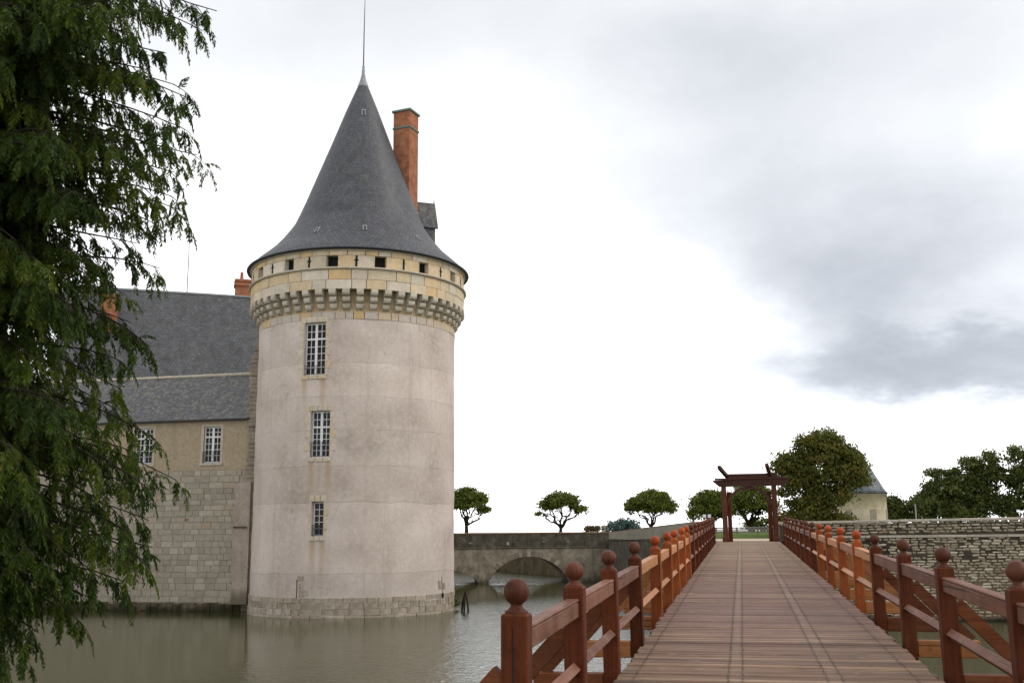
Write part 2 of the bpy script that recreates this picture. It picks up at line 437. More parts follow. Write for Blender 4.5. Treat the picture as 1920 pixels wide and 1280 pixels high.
M = {}
M['plaster'] = m_plaster()
M['block'] = m_blocks('parapet_block', [(0.0, (0.44, 0.37, 0.27)), (0.16, (0.52, 0.43, 0.30)), (0.28, (0.54, 0.39, 0.20)), (0.42, (0.49, 0.42, 0.33)),
                                        (0.52, (0.56, 0.40, 0.20)), (0.64, (0.53, 0.465, 0.38)), (0.76, (0.54, 0.38, 0.19)), (0.9, (0.60, 0.53, 0.43)), (1.0, (0.40, 0.355, 0.28))], 2.6, 0.16, 0.4, (0.20, 0.165, 0.11), 0.45, True)
M['corbel'] = m_blocks('corbel_stone', [(0, (0.36, 0.32, 0.25)), (0.5, (0.45, 0.40, 0.315)), (1, (0.50, 0.455, 0.37))], 6, 0.2, 0.5, (0.16, 0.14, 0.10), 0.6)
M['frieze'] = m_blocks('frieze_stone', [(0, (0.42, 0.36, 0.29)), (0.6, (0.46, 0.40, 0.34)), (0.82, (0.45, 0.35, 0.25)), (0.93, (0.50, 0.36, 0.17)), (1, (0.47, 0.39, 0.30))], 6, 0.18, 0.5, (0.24, 0.2, 0.16), 0.4)
M['surround'] = m_blocks('surround_stone', [(0, (0.48, 0.41, 0.31)), (0.4, (0.53, 0.47, 0.38)), (0.7, (0.50, 0.40, 0.26)), (1, (0.52, 0.46, 0.37))], 7, 0.2, 0.5, (0.25, 0.2, 0.14), 0.4)
M['basestone'] = m_blocks('base_stone', [(0, (0.31, 0.26, 0.20)), (0.5, (0.36, 0.305, 0.24)), (1, (0.42, 0.365, 0.295))], 5, 0.3, 0.7, (0.10, 0.085, 0.055), 0.7)
M['ashlar'] = m_blocks('ashlar_stone', [(0, (0.265, 0.228, 0.178)), (0.35, (0.295, 0.258, 0.203)), (0.8, (0.325, 0.288, 0.228)), (0.95, (0.375, 0.335, 0.268)), (1, (0.32, 0.24, 0.165))], 5, 0.22, 0.6, (0.15, 0.125, 0.09), 0.55, True)
M['mortar'] = m_plain('lime_mortar', (0.285, 0.247, 0.192), 0.95, 0.3, 3.0, 0.4)
M['ochre_wall'] = m_wallface('ochre_masonry', [(0.25, (0.30, 0.24, 0.16)), (0.5, (0.40, 0.30, 0.18)), (0.75, (0.44, 0.38, 0.30))], None, 1.2)
M['dark'] = m_plain('opening_shade_black', (0.012, 0.011, 0.010), 0.95, 0.2, 3, 0)  # near-black colour standing in for the shade inside openings
M['slate_cone'] = m_slate('cone_slate', 'cone')
M['slate_flat'] = m_slate('wing_slate', 'flat', (0.044, 0.045, 0.050), 0.70)
M['slate_main'] = m_slate('main_roof_slate', 'flat', (0.052, 0.054, 0.060), 0.20)
M['lead'] = m_plain('lead_sheet', (0.20, 0.21, 0.22), 0.5, 0.25, 5, 0.2, 0.5)
M['copper'] = m_plain('green_copper', (0.10, 0.14, 0.115), 0.6, 0.3, 5, 0.2, 0.4)
M['gutter'] = m_plain('black_gutter', (0.012, 0.012, 0.014), 0.5, 0.2, 5, 0)
M['iron'] = m_plain('wrought_iron', (0.03, 0.03, 0.032), 0.5, 0.25, 20, 0)
M['brick'] = m_brick('chimney_brick')
M['white'] = m_plain('white_window_paint', (0.66, 0.66, 0.65), 0.45, 0.08, 8, 0.1)
t_ = NT('window_glass'); M['glass'] = t_.fin((0.006, 0.0065, 0.007), 0.12, 0.16)
M['wing_plaster'] = m_wallface('wing_plaster', [(0.25, (0.305, 0.245, 0.165)), (0.6, (0.345, 0.28, 0.195)), (0.8, (0.375, 0.31, 0.22))], None, 0.5, 0.25)
M['strip'] = m_wallface('stained_strip_plaster', [(0.3, (0.255, 0.205, 0.16)), (0.5, (0.335, 0.28, 0.228)), (0.7, (0.40, 0.345, 0.285))], (0.6, 1.6, (0.12, 0.10, 0.07)), 0.9, 0.5)
M['pale_trim'] = m_plain('pale_trim_stone', (0.42, 0.37, 0.29), 0.9, 0.2, 4, 0.3)
M['rough_pier'] = m_wallface('rough_pier_stone', [(0.25, (0.14, 0.115, 0.085)), (0.5, (0.23, 0.195, 0.145)), (0.75, (0.33, 0.285, 0.22))], (0.4, 1.6, (0.07, 0.06, 0.04)), 1.6, 1.0)
M['mossy'] = m_wallface('mossy_plinth', [(0.25, (0.035, 0.030, 0.018)), (0.5, (0.085, 0.07, 0.045)), (0.8, (0.17, 0.145, 0.105))], (0.05, 0.45, (0.018, 0.018, 0.009)), 1.2, 0.8)
M['bridge_stone'] = m_wallface('weathered_bridge_stone', [(0.30, (0.15, 0.125, 0.09)), (0.5, (0.29, 0.25, 0.19)), (0.70, (0.47, 0.42, 0.33))], (0.1, 0.7, (0.075, 0.065, 0.042)), 1.0, 0.9)
M['voussoir'] = m_blocks('voussoir_stone', [(0, (0.20, 0.17, 0.125)), (0.5, (0.28, 0.24, 0.18)), (1, (0.40, 0.35, 0.27))], 4, 0.3, 0.7, (0.06, 0.055, 0.035), 0.6)
M['far_masonry'] = m_wallface('dark_far_masonry', [(0.3, (0.045, 0.034, 0.018)), (0.5, (0.085, 0.064, 0.036)), (0.7, (0.14, 0.108, 0.065))], None, 1.0, 0.9)
M['parapet_stone'] = m_wallface('dark_parapet_stone', [(0.3, (0.052, 0.046, 0.036)), (0.52, (0.105, 0.093, 0.072)), (0.72, (0.23, 0.21, 0.16))], None, 1.2, 0.9)
M['tile_coping'] = m_plain('brownish_coping', (0.20, 0.125, 0.075), 0.85, 0.35, 3, 0.4)
M['concrete'] = m_wallface('pale_parapet_render', [(0.25, (0.235, 0.22, 0.175)), (0.5, (0.295, 0.275, 0.22)), (0.8, (0.345, 0.325, 0.265))], None, 0.6, 0.4)
M['rubble'] = m_blocks('rubble_stone', [(0, (0.22, 0.175, 0.115)), (0.35, (0.37, 0.315, 0.225)), (0.75, (0.48, 0.425, 0.32)), (0.9, (0.56, 0.52, 0.43)), (1, (0.30, 0.22, 0.14))], 6, 0.25, 0.7, (0.13, 0.105, 0.075), 0.5)
M['rubble_bed'] = m_wallface('rubble_bedding', [(0.3, (0.030, 0.025, 0.018)), (0.5, (0.065, 0.054, 0.038)), (0.7, (0.13, 0.105, 0.072))], (2.3, 3.1, (0.17, 0.13, 0.083)), 0.45, 0.8)
M['coping'] = m_plain('pale_coping_stone', (0.42, 0.375, 0.30), 0.9, 0.2, 4, 0.3, rnd=0.12)
M['wood_dark_z'] = m_wood('dark_stained_post', (0.050, 0.010, 0.0035), (0.115, 0.028, 0.0085), 'z', 0.6, (0.15, 0.05, 0.02), 0.3)
M['wood_dark_y'] = m_wood('dark_stained_rail', (0.10, 0.034, 0.018), (0.20, 0.085, 0.052), 'y', 0.55, (0.27, 0.17, 0.12), 0.5)
M['wood_dark_x'] = m_wood('dark_stained_strut', (0.075, 0.020, 0.007), (0.16, 0.048, 0.017), 'x', 0.6, (0.18, 0.08, 0.045), 0.35)
M['wood_ball'] = m_wood('dark_ball', (0.062, 0.018, 0.009), (0.115, 0.038, 0.022), 'z', 0.5, (0.17, 0.08, 0.05), 0.35)
M['wood_new_z'] = m_wood('fresh_orange_post', (0.175, 0.038, 0.010), (0.28, 0.072, 0.018), 'z', 0.5, (0.42, 0.14, 0.04), 0.3)
M['wood_new_y'] = m_wood('fresh_orange_rail', (0.33, 0.135, 0.050), (0.47, 0.225, 0.095), 'y', 0.5, (0.5, 0.27, 0.13), 0.3)
M['wood_new_x'] = m_wood('fresh_orange_beam', (0.21, 0.075, 0.024), (0.36, 0.155, 0.055), 'x', 0.55, (0.42, 0.2, 0.09), 0.4)
M['wood_new_ball'] = m_wood('fresh_orange_ball', (0.24, 0.042, 0.010), (0.33, 0.068, 0.016), 'z', 0.45, (0.42, 0.12, 0.03), 0.2)
M['gate_wood_z'] = m_wood('gateway_post_wood', (0.05, 0.016, 0.010), (0.105, 0.034, 0.018), 'z', 0.55, (0.2, 0.09, 0.05), 0.3)
M['gate_wood_x'] = m_wood('gateway_beam_wood', (0.036, 0.015, 0.012), (0.072, 0.028, 0.020), 'x', 0.55, (0.13, 0.07, 0.05), 0.3)
M['deck'] = m_deck()
M['nail'] = m_plain('rusty_nail_hole', (0.018, 0.012, 0.010), 0.9, 0.2, 5, 0)
M['water'] = m_water()
M['grass'] = m_wallface('mown_grass', [(0.25, (0.055, 0.085, 0.016)), (0.5, (0.085, 0.125, 0.025)), (0.8, (0.12, 0.155, 0.035))], None, 0.9, 0.6)
M['sand'] = m_wallface('sandy_gravel', [(0.25, (0.40, 0.325, 0.225)), (0.5, (0.47, 0.39, 0.28)), (0.8, (0.53, 0.45, 0.34))], None, 0.6, 0.3)
M['earth'] = m_wallface('far_ground', [(0.25, (0.09, 0.095, 0.04)), (0.5, (0.14, 0.13, 0.065)), (0.8, (0.2, 0.18, 0.10))], None, 0.05, 0.3)
M['bark'] = m_wallface('tree_bark', [(0.25, (0.016, 0.012, 0.009)), (0.5, (0.032, 0.025, 0.018)), (0.8, (0.055, 0.045, 0.034))], None, 3.0, 0.8)
M['fence_wood'] = m_plain('grey_fence_wood', (0.25, 0.23, 0.20), 0.85, 0.3, 6, 0.3, rnd=0.15)
M['sign_white'] = m_plain('white_sign_paint', (0.70, 0.70, 0.72), 0.5, 0.05, 4, 0)
M['far_wall'] = m_wallface('far_tower_stone', [(0.3, (0.40, 0.31, 0.19)), (0.5, (0.53, 0.45, 0.33)), (0.7, (0.60, 0.53, 0.41))], None, 0.9, 0.4)
M['far_slate'] = m_slate('far_tower_slate', 'cone', (0.085, 0.10, 0.12), 0.2)
M['leaf_cypress'] = m_leaf('cypress_needles', [(0.0, (0.013, 0.028, 0.003)), (0.45, (0.040, 0.070, 0.006)), (0.8, (0.090, 0.120, 0.010)), (1.0, (0.165, 0.155, 0.016))], 0.42)
M['leaf_plane'] = m_leaf('pollard_leaves', [(0.0, (0.045, 0.066, 0.010)), (0.5, (0.105, 0.135, 0.020)), (1.0, (0.20, 0.19, 0.035))], 0.30)
M['leaf_chestnut'] = m_leaf('chestnut_leaves', [(0.0, (0.034, 0.048, 0.008)), (0.45, (0.088, 0.102, 0.017)), (0.8, (0.14, 0.122, 0.024)), (1.0, (0.22, 0.125, 0.03))], 0.30)
M['leaf_dark'] = m_leaf('dark_grove_leaves', [(0.0, (0.030, 0.045, 0.012)), (0.5, (0.075, 0.098, 0.022)), (1.0, (0.155, 0.155, 0.035))], 0.25)
M['leaf_blue'] = m_leaf('bluish_shrub_leaves', [(0.0, (0.05, 0.09, 0.085)), (0.5, (0.10, 0.16, 0.16)), (1.0, (0.16, 0.23, 0.24))], 0.3)
M['leaf_brown'] = m_leaf('brownish_shrub_leaves', [(0.0, (0.06, 0.045, 0.02)), (0.5, (0.11, 0.085, 0.04)), (1.0, (0.17, 0.12, 0.06))], 0.3)
M['leaf_weed'] = m_leaf('waterside_weed_leaves', [(0.0, (0.03, 0.05, 0.01)), (0.5, (0.06, 0.085, 0.018)), (1.0, (0.11, 0.12, 0.03))], 0.3)


# ------------------------------------------------------------------ object helpers
def link(name, mesh, parent=None, loc=None, rot=None, scale=None, label=None):
    o = bpy.data.objects.new(name, mesh)
    COL.objects.link(o)
    if parent is not None: o.parent = parent
    if loc is not None: o.location = loc
    if rot is not None: o.rotation_euler = rot
    if scale is not None: o.scale = scale
    if label: o['label'] = label
    return o


def tag(o, label=None, cat=None, group=None, kind=None):
    if label: o['label'] = label
    if cat: o['category'] = cat
    if group: o['group'] = group
    if kind: o['kind'] = kind
    return o


def thing(name, loc, label, cat, group=None, rz=0.0):
    o = bpy.data.objects.new(name, None)
    o.empty_display_size = 0.5
    COL.objects.link(o)
    o.location = loc
    o.rotation_euler = (0, 0, rz)
    return tag(o, label, cat, group)


class MB:
    """collects geometry for ONE mesh"""

    def __init__(s):
        s.v, s.f = [], []

    def add(s, vs, fs):
        b = len(s.v)
        s.v.extend(tuple(p) for p in vs)
        s.f.extend(tuple(i + b for i in f) for f in fs)
        return s

    def box(s, a, b, mat=None):
        (x0, y0, z0), (x1, y1, z1) = a, b
        vs = [(x0, y0, z0), (x1, y0, z0), (x1, y1, z0), (x0, y1, z0), (x0, y0, z1), (x1, y0, z1), (x1, y1, z1), (x0, y1, z1)]
        if mat is not None: vs = [tuple(mat @ Vector(p)) for p in vs]
        return s.add(vs, [(0, 3, 2, 1), (4, 5, 6, 7), (0, 1, 5, 4), (1, 2, 6, 5), (2, 3, 7, 6), (3, 0, 4, 7)])

    def cbox(s, a, b, c=0.01, mat=None):
        """box with its twelve edges chamfered by c"""
        lo, hi = a, b
        vs, idx = [], {}
        for sx in (0, 1):
            for sy in (0, 1):
                for sz in (0, 1):
                    cx = (hi if sx else lo)[0]; cy = (hi if sy else lo)[1]; cz = (hi if sz else lo)[2]
                    ix = -c if sx else c; iy = -c if sy else c; iz = -c if sz else c
                    for ax, p in (('x', (cx, cy + iy, cz + iz)), ('y', (cx + ix, cy, cz + iz)), ('z', (cx + ix, cy + iy, cz))):
                        idx[(sx, sy, sz, ax)] = len(vs); vs.append(p)
        fs = []
        I = lambda x, y, z, a: idx[(x, y, z, a)]
        fs += [(I(0, 0, 0, 'x'), I(0, 0, 1, 'x'), I(0, 1, 1, 'x'), I(0, 1, 0, 'x')), (I(1, 0, 0, 'x'), I(1, 1, 0, 'x'), I(1, 1, 1, 'x'), I(1, 0, 1, 'x'))]
        fs += [(I(0, 0, 0, 'y'), I(1, 0, 0, 'y'), I(1, 0, 1, 'y'), I(0, 0, 1, 'y')), (I(0, 1, 0, 'y'), I(0, 1, 1, 'y'), I(1, 1, 1, 'y'), I(1, 1, 0, 'y'))]
        fs += [(I(0, 0, 0, 'z'), I(0, 1, 0, 'z'), I(1, 1, 0, 'z'), I(1, 0, 0, 'z')), (I(0, 0, 1, 'z'), I(1, 0, 1, 'z'), I(1, 1, 1, 'z'), I(0, 1, 1, 'z'))]
        for p in (0, 1):
            for q in (0, 1):
                fs.append((I(p, q, 0, 'x'), I(p, q, 1, 'x'), I(p, q, 1, 'y'), I(p, q, 0, 'y')))
                fs.append((I(p, 0, q, 'x'), I(p, 1, q, 'x'), I(p, 1, q, 'z'), I(p, 0, q, 'z')))
                fs.append((I(0, p, q, 'y'), I(1, p, q, 'y'), I(1, p, q, 'z'), I(0, p, q, 'z')))
                for r in (0, 1):
                    fs.append((I(p, q, r, 'x'), I(p, q, r, 'y'), I(p, q, r, 'z')))
        if mat is not None: vs = [tuple(mat @ Vector(p)) for p in vs]
        return s.add(vs, fs)

    def prism(s, pts, d0, d1, axis='y'):
        """polygon pts in the two other axes, extruded along axis from d0 to d1"""
        def P(p, d):
            return {'x': (d, p[0], p[1]), 'y': (p[0], d, p[1]), 'z': (p[0], p[1], d)}[axis]
        n = len(pts)
        vs = [P(p, d0) for p in pts] + [P(p, d1) for p in pts]
        fs = [tuple(range(n - 1, -1, -1)), tuple(range(n, 2 * n))] + [(i, (i + 1) % n, n + (i + 1) % n, n + i) for i in range(n)]
        return s.add(vs, fs)

    def tube(s, path, radii, n=8, cap=True):
        path = [Vector(p) for p in path]
        rings = []
        for i, p in enumerate(path):
            d = (path[min(i + 1, len(path) - 1)] - path[max(i - 1, 0)]).normalized()
            u = d.cross(Vector((0, 0, 1))) if abs(d.z) < 0.95 else d.cross(Vector((1, 0, 0)))
            u.normalize(); w = d.cross(u)
            r = radii[i] if isinstance(radii, (list, tuple)) else radii
            rings.append([tuple(p + (u * math.cos(2 * PI * k / n) + w * math.sin(2 * PI * k / n)) * r) for k in range(n)])
        vs = [q for g in rings for q in g]
        fs = [(i * n + k, i * n + (k + 1) % n, (i + 1) * n + (k + 1) % n, (i + 1) * n + k) for i in range(len(rings) - 1) for k in range(n)]
        if cap: fs += [tuple(range(n - 1, -1, -1)), tuple((len(rings) - 1) * n + k for k in range(n))]
        return s.add(vs, fs)

    def lathe(s, prof, n=32, c=(0, 0), close=False):
        vs = [(c[0] + r * math.sin(2 * PI * k / n), c[1] - r * math.cos(2 * PI * k / n), z) for r, z in prof for k in range(n)]
        fs = [(i * n + k, i * n + (k + 1) % n, (i + 1) * n + (k + 1) % n, (i + 1) * n + k) for i in range(len(prof) - 1) for k in range(n)]
        if close:
            i = len(prof) - 1
            fs += [(i * n + k, i * n + (k + 1) % n, (k + 1) % n, k) for k in range(n)]
        return s.add(vs, fs)

    def mesh(s, name, mat, smooth=False):
        me = bpy.data.meshes.new(name)
        me.from_pydata(s.v, [], s.f)
        if mat is not None: me.materials.append(mat)
        me.validate()
        fix_normals(me)
        if smooth:
            me.polygons.foreach_set('use_smooth', [True] * len(me.polygons))
        me.update()
        return me

    def build(s, name, mat, parent=None, smooth=False, world=True, label=None, **kw):
        """link as one object; coordinates are world ones when world is True"""
        me = s.mesh(name, mat, smooth)
        o = link(name, me, parent, label=label, **kw)
        if parent is not None and world:
            off = Vector(parent.location); p = parent.parent
            while p is not None:
                off += Vector(p.location); p = p.parent
            o.location = -off
        return o


import bmesh


def fix_normals(me):
    bm = bmesh.new(); bm.from_mesh(me)
    bmesh.ops.recalc_face_normals(bm, faces=bm.faces)
    bm.to_mesh(me); bm.free()


def shade_auto(o, ang=35):
    me = o.data
    me.polygons.foreach_set('use_smooth', [True] * len(me.polygons))
    try:
        me.set_sharp_from_angle(angle=R(ang))
    except Exception:
        pass


def quads_mesh(name, V, tint, mat):
    """V: (n,4,3) array of quads; tint: n values"""
    n = len(V)
    me = bpy.data.meshes.new(name)
    me.vertices.add(n * 4); me.loops.add(n * 4); me.polygons.add(n)
    me.vertices.foreach_set('co', np.ascontiguousarray(V, dtype=np.float32).ravel())
    me.loops.foreach_set('vertex_index', np.arange(n * 4, dtype=np.int32))
    me.polygons.foreach_set('loop_start', np.arange(n, dtype=np.int32) * 4)
    me.polygons.foreach_set('loop_total', np.full(n, 4, dtype=np.int32))
    a = me.attributes.new('tint', 'FLOAT', 'FACE')
    a.data.foreach_set('value', np.clip(np.asarray(tint, dtype=np.float32), 0, 1))
    me.materials.append(mat)
    me.update(calc_edges=True)
    return me


# ------------------------------------------------------------------ setting: water, ground
def sheet(name, pts, z, mat, label=None):
    me = bpy.data.meshes.new(name)
    me.from_pydata([(x, y, z) for x, y in pts], [], [tuple(range(len(pts)))])
    me.materials.append(mat); fix_normals(me); me.update()
    if me.polygons[0].normal.z < 0: me.flip_normals()
    return tag(link(name, me), label, None, None, 'structure')


sheet('moat_water', [(-500, -20), (500, -20), (500, 700), (-500, 700)], 0.0, M['water'], 'olive green moat water between castle and wooden bridge')
sheet('ground', [(2500, 57.9), (2.0, 57.9), (-1.9, 57.9), (-3.1, 60.4), (-11.9, 92.5), (-12.2, 97.6), (-13.2, 101.6), (-29.2, 124.1), (-29.8, 129), (-2500, 129), (-2500, 4500), (2500, 4500)], 3.97, M['earth'],
      'flat ground of the far bank running to the horizon')
g = MB().add([(-60, -60, 2.78), (60, -60, 2.78), (60, 3.2, 2.78), (-4.2, 3.2, 2.6), (-6.0, 12.6, 1.6), (-60, 14.0, 1.8),
              (60, 7.0, -0.4), (-2.6, 6.0, -0.4), (-4.5, 14.5, -0.4), (-60, 16.5, -0.4)],
             [(0, 1, 2, 3), (0, 3, 4, 5), (2, 6, 7, 3), (3, 7, 8, 4), (4, 8, 9, 5)])
tag(g.build('near_bank', M['grass']), 'grassy near bank at the start of the bridge', None, None, 'structure')
sheet('gravel_path', [(-1.9, 57.1), (2.3, 57.1), (14, 57.95), (14, 75.0), (-6.6, 75.0), (-3.0, 60.4)], 4.045, M['sand'], 'pale sandy path beyond the gateway')
lawn = MB()
ys = [74.0, 74.5, 75, 75.5, 76, 76.5, 82, 100, 128]
zs_ = [4.0, 4.06, 4.16, 4.26, 4.33, 4.36, 4.37, 4.37, 4.37]
for i in range(len(ys) - 1):
    xl0 = -3.6 - (ys[i] - 60.4) * 0.274 + 0.6; xl1 = -3.6 - (ys[i + 1] - 60.4) * 0.274 + 0.6
    lawn.add([(max(xl0, -11), ys[i], zs_[i]), (90, ys[i], zs_[i]), (90, ys[i + 1], zs_[i + 1]), (max(xl1, -11), ys[i + 1], zs_[i + 1])], [(0, 1, 2, 3)])
tag(lawn.build('lawn', M['grass'], smooth=True), 'short green lawn behind the sandy path', None, None, 'structure')


# ------------------------------------------------------------------ round tower
TC = (-23.605, 61.238)
tower = thing('round_tower', (TC[0], TC[1], 0), 'tall round plastered castle tower with grey cone roof rising from the moat', 'tower')


def cblock_mesh(name, dth, r0, r1, z0, z1, mat, gap=0.012, nseg=3, ch=0.012):
    """a stone of a ring course: curved front, chamfered arrises"""
    m = MB()
    half = R(dth) / 2
    g = gap / r1
    vs = []
    ths = [(-half + g) + (2 * half - 2 * g) * k / nseg for k in range(nseg + 1)]
    P = lambda r, a, z: (r * math.sin(a), -r * math.cos(a), z)
    c = ch
    ca = c / r1
    z0 += gap / 2; z1 -= gap / 2
    rows = [(r0, z0, 0), (r1 - c, z0, 0), (r1, z0 + c, ca), (r1, z1 - c, ca), (r1 - c, z1, 0), (r0, z1, 0)]
    for r, z, sh in rows:
        for k, a in enumerate(ths):
            aa = a + (sh if k == 0 else (-sh if k == nseg else 0))
            vs.append(P(r, aa, z))
    n = nseg + 1
    fs = []
    for i in range(len(rows) - 1):
        for k in range(nseg):
            fs.append((i * n + k, i * n + k + 1, (i + 1) * n + k + 1, (i + 1) * n + k))
    fs.append(tuple(i * n for i in range(len(rows))))
    fs.append(tuple(i * n + nseg for i in reversed(range(len(rows)))))
    m.add(vs, fs)
    return m.mesh(name, mat)


def ring_course(name, z0, z1, r0, r1, n, mat, th0=0.0, th_range=(-180, 180), jit=0.0015, parent=None, variants=3):
    """one course of stones; unequal lengths made from a few shared meshes"""
    parent = parent or tower
    base = 360.0 / n
    fr = [0.72, 1.0, 1.28][:variants] if variants > 1 else [1.0]
    meshes = {f: cblock_mesh(name, base * f, r0, r1, z0, z1, mat) for f in fr}
    a = th_range[0] + th0
    while a < th_range[1] + th0 - base * 0.4:
        f = random.choice(fr)
        s = 1 + random.uniform(-jit, jit)
        link(name, meshes[f], parent, rot=(0, 0, R(a + base * f / 2)), scale=(s, s, 1))
        a += base * f


# windows: (centre angle, half angle, z0, z1)
WIN = [(-3.0, 6.35, 13.68, 16.80), (1.55, 5.4, 8.91, 11.58), (1.35, 3.25, 4.47, 6.41)]
SLIT = [(-9.5, 0.42, 0.98, 2.12), (78.1, 0.5, 1.0, 2.08)]
RW = 6.20


def tower_wall():
    holes = [(R(c - h), R(c + h), z0, z1, 0.42) for c, h, z0, z1 in WIN] + [(R(c - h), R(c + h), z0, z1, 0.6) for c, h, z0, z1 in SLIT]
    ths = set(round(R(a), 6) for a in np.arange(-180, 180, 2.5))
    zs = set(round(v, 4) for v in np.arange(-0.6, 17.0, 0.42)) | {16.96}
    for a0, a1, z0, z1, d in holes:
        ths = {a for a in ths if abs(a - a0) > 0.008 and abs(a - a1) > 0.008} | {round(a0, 6), round(a1, 6)}
        zs = {z for z in zs if abs(z - z0) > 0.06 and abs(z - z1) > 0.06} | {round(z0, 4), round(z1, 4)}
    ths, zs = sorted(ths), sorted(zs)
    rr = np.random.default_rng(3)

    def rad(a, z):
        # hand-laid wall: slow swells of a centimetre or two
        return RW + 0.012 * math.sin(3.1 * z + 2.3 * math.sin(a * 3)) + 0.014 * math.sin(a * 11 + z * 0.7) + (0.05 * (1.1 - z) if z < 1.1 else 0)
    P = lambda r, a, z: (r * math.sin(a), -r * math.cos(a), z)
    vs = [P(rad(a, z), a, z) for z in zs for a in ths]
    n = len(ths)

    def in_hole(a, z):
        return any(a0 < a < a1 and z0 < z < z1 for a0, a1, z0, z1, d in holes)
    fs = []
    for j in range(len(zs) - 1):
        for k in range(n):
            k2 = (k + 1) % n
            am = (ths[k] + ths[k2]) / 2 if k2 else PI
            if in_hole(am, (zs[j] + zs[j + 1]) / 2): continue
            fs.append((j * n + k, j * n + k2, (j + 1) * n + k2, (j + 1) * n + k))
    m = MB().add(vs, fs)
    # reveals
    for a0, a1, z0, z1, d in holes:
        A = sorted(a for a in ths if a0 - 1e-5 <= a <= a1 + 1e-5)
        Z = sorted(z for z in zs if z0 - 1e-4 <= z <= z1 + 1e-4)
        loop = [(a, Z[0]) for a in A] + [(A[-1], z) for z in Z[1:]] + [(a, Z[-1]) for a in reversed(A[:-1])] + [(A[0], z) for z in reversed(Z[1:-1])]
        q = len(loop)
        m.add([P(rad(a, z), a, z) for a, z in loop] + [P(RW - d, a, z) for a, z in loop], [(i, (i + 1) % q, q + (i + 1) % q, q + i) for i in range(q)])
    o = m.build('wall', M['plaster'], tower, world=False, smooth=True)
    bm = bmesh.new(); bm.from_mesh(o.data); bmesh.ops.remove_doubles(bm, verts=bm.verts, dist=0.0008)
    bmesh.ops.recalc_face_normals(bm, faces=bm.faces); bm.to_mesh(o.data); bm.free()
    shade_auto(o, 30)
    # black backs of the arrow slits, the shade inside put into their colour
    for c, h, z0, z1 in SLIT:
        a0, a1 = R(c - h * 1.6), R(c + h * 1.6)
        MB().add([P(RW - 0.58, a0, z0 - 0.05), P(RW - 0.58, a1, z0 - 0.05), P(RW - 0.58, a1, z1 + 0.05), P(RW - 0.58, a0, z1 + 0.05)], [(0, 1, 2, 3)]).build('slit_shade', M['dark'], tower, world=False)
        # round gun hole at the foot of the slit, a flat black disc for its shade
        k = MB(); a = R(c); zc = z0 - 0.02
        ring = [(0.16 * math.cos(t), 0.16 * math.sin(t)) for t in np.linspace(0, 2 * PI, 17)[:-1]]
        k.add([P(RW + 0.05, a + u / RW, zc + w) for u, w in ring], [tuple(range(16))])
        k.build('gun_hole', M['dark'], tower, world=False)
    # closed inner skin behind the windows, black in place of interior shade
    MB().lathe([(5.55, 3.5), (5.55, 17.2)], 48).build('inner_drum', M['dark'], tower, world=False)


tower_wall()
# foot of exposed masonry
for z0, z1, n in ((-0.45, 0.12, 46), (0.12, 0.48, 58), (0.48, 0.80, 64), (0.80, 1.10, 60)):
    ring_course('base_stone', z0, z1, 5.9, 6.292 - 0.040 * z0, n, M['basestone'], random.uniform(0, 4), (-82, 118), 0.004)
# stones under the machicolation
ring_course('frieze_stone', 16.96, 17.40, 5.9, 6.222, 62, M['frieze'], 0, (-180, 180), 0.001)
MB().lathe([(6.19, 17.38), (6.19, 20.98)], 96).build('upper_drum', M['ochre_wall'], tower, world=False, smooth=True)

# corbels
prof = []
for r_out, zt, zb in ((6.86, 18.635, 18.27), (6.64, 18.20, 17.90), (6.42, 17.83, 17.52)):
    rad_ = min(0.2, (zt - zb) * 0.62)
    prof += [(r_out, zt), (r_out, zb + rad_)]
    for t in (25, 50, 72, 90):
        prof.append((r_out - rad_ * (1 - math.cos(R(t))), zb + rad_ * (1 - math.sin(R(t)))))
    if r_out > 6.5: prof += [(r_out - 0.36, zb), (r_out - 0.36, zb - 0.07)]
    else: prof.append((6.1, zb))
prof.append((6.1, 18.635))
cm = MB()
n = len(prof)
vs = [(-0.2, -r, z) for r, z in prof] + [(0.2, -r, z) for r, z in prof]
cm.add(vs, [tuple(range(n)), tuple(range(2 * n - 1, n - 1, -1))] + [(i, (i + 1) % n, n + (i + 1) % n, n + i) for i in range(n)])
corb = cm.mesh('corbel', M['corbel'])
for k in range(52):
    link('corbel', corb, tower, rot=(R(random.uniform(-0.06, 0.06)), 0, R(7.76 + k * 360 / 52 + random.uniform(-0.25, 0.25))), scale=(random.uniform(0.94, 1.06), 1, 1))

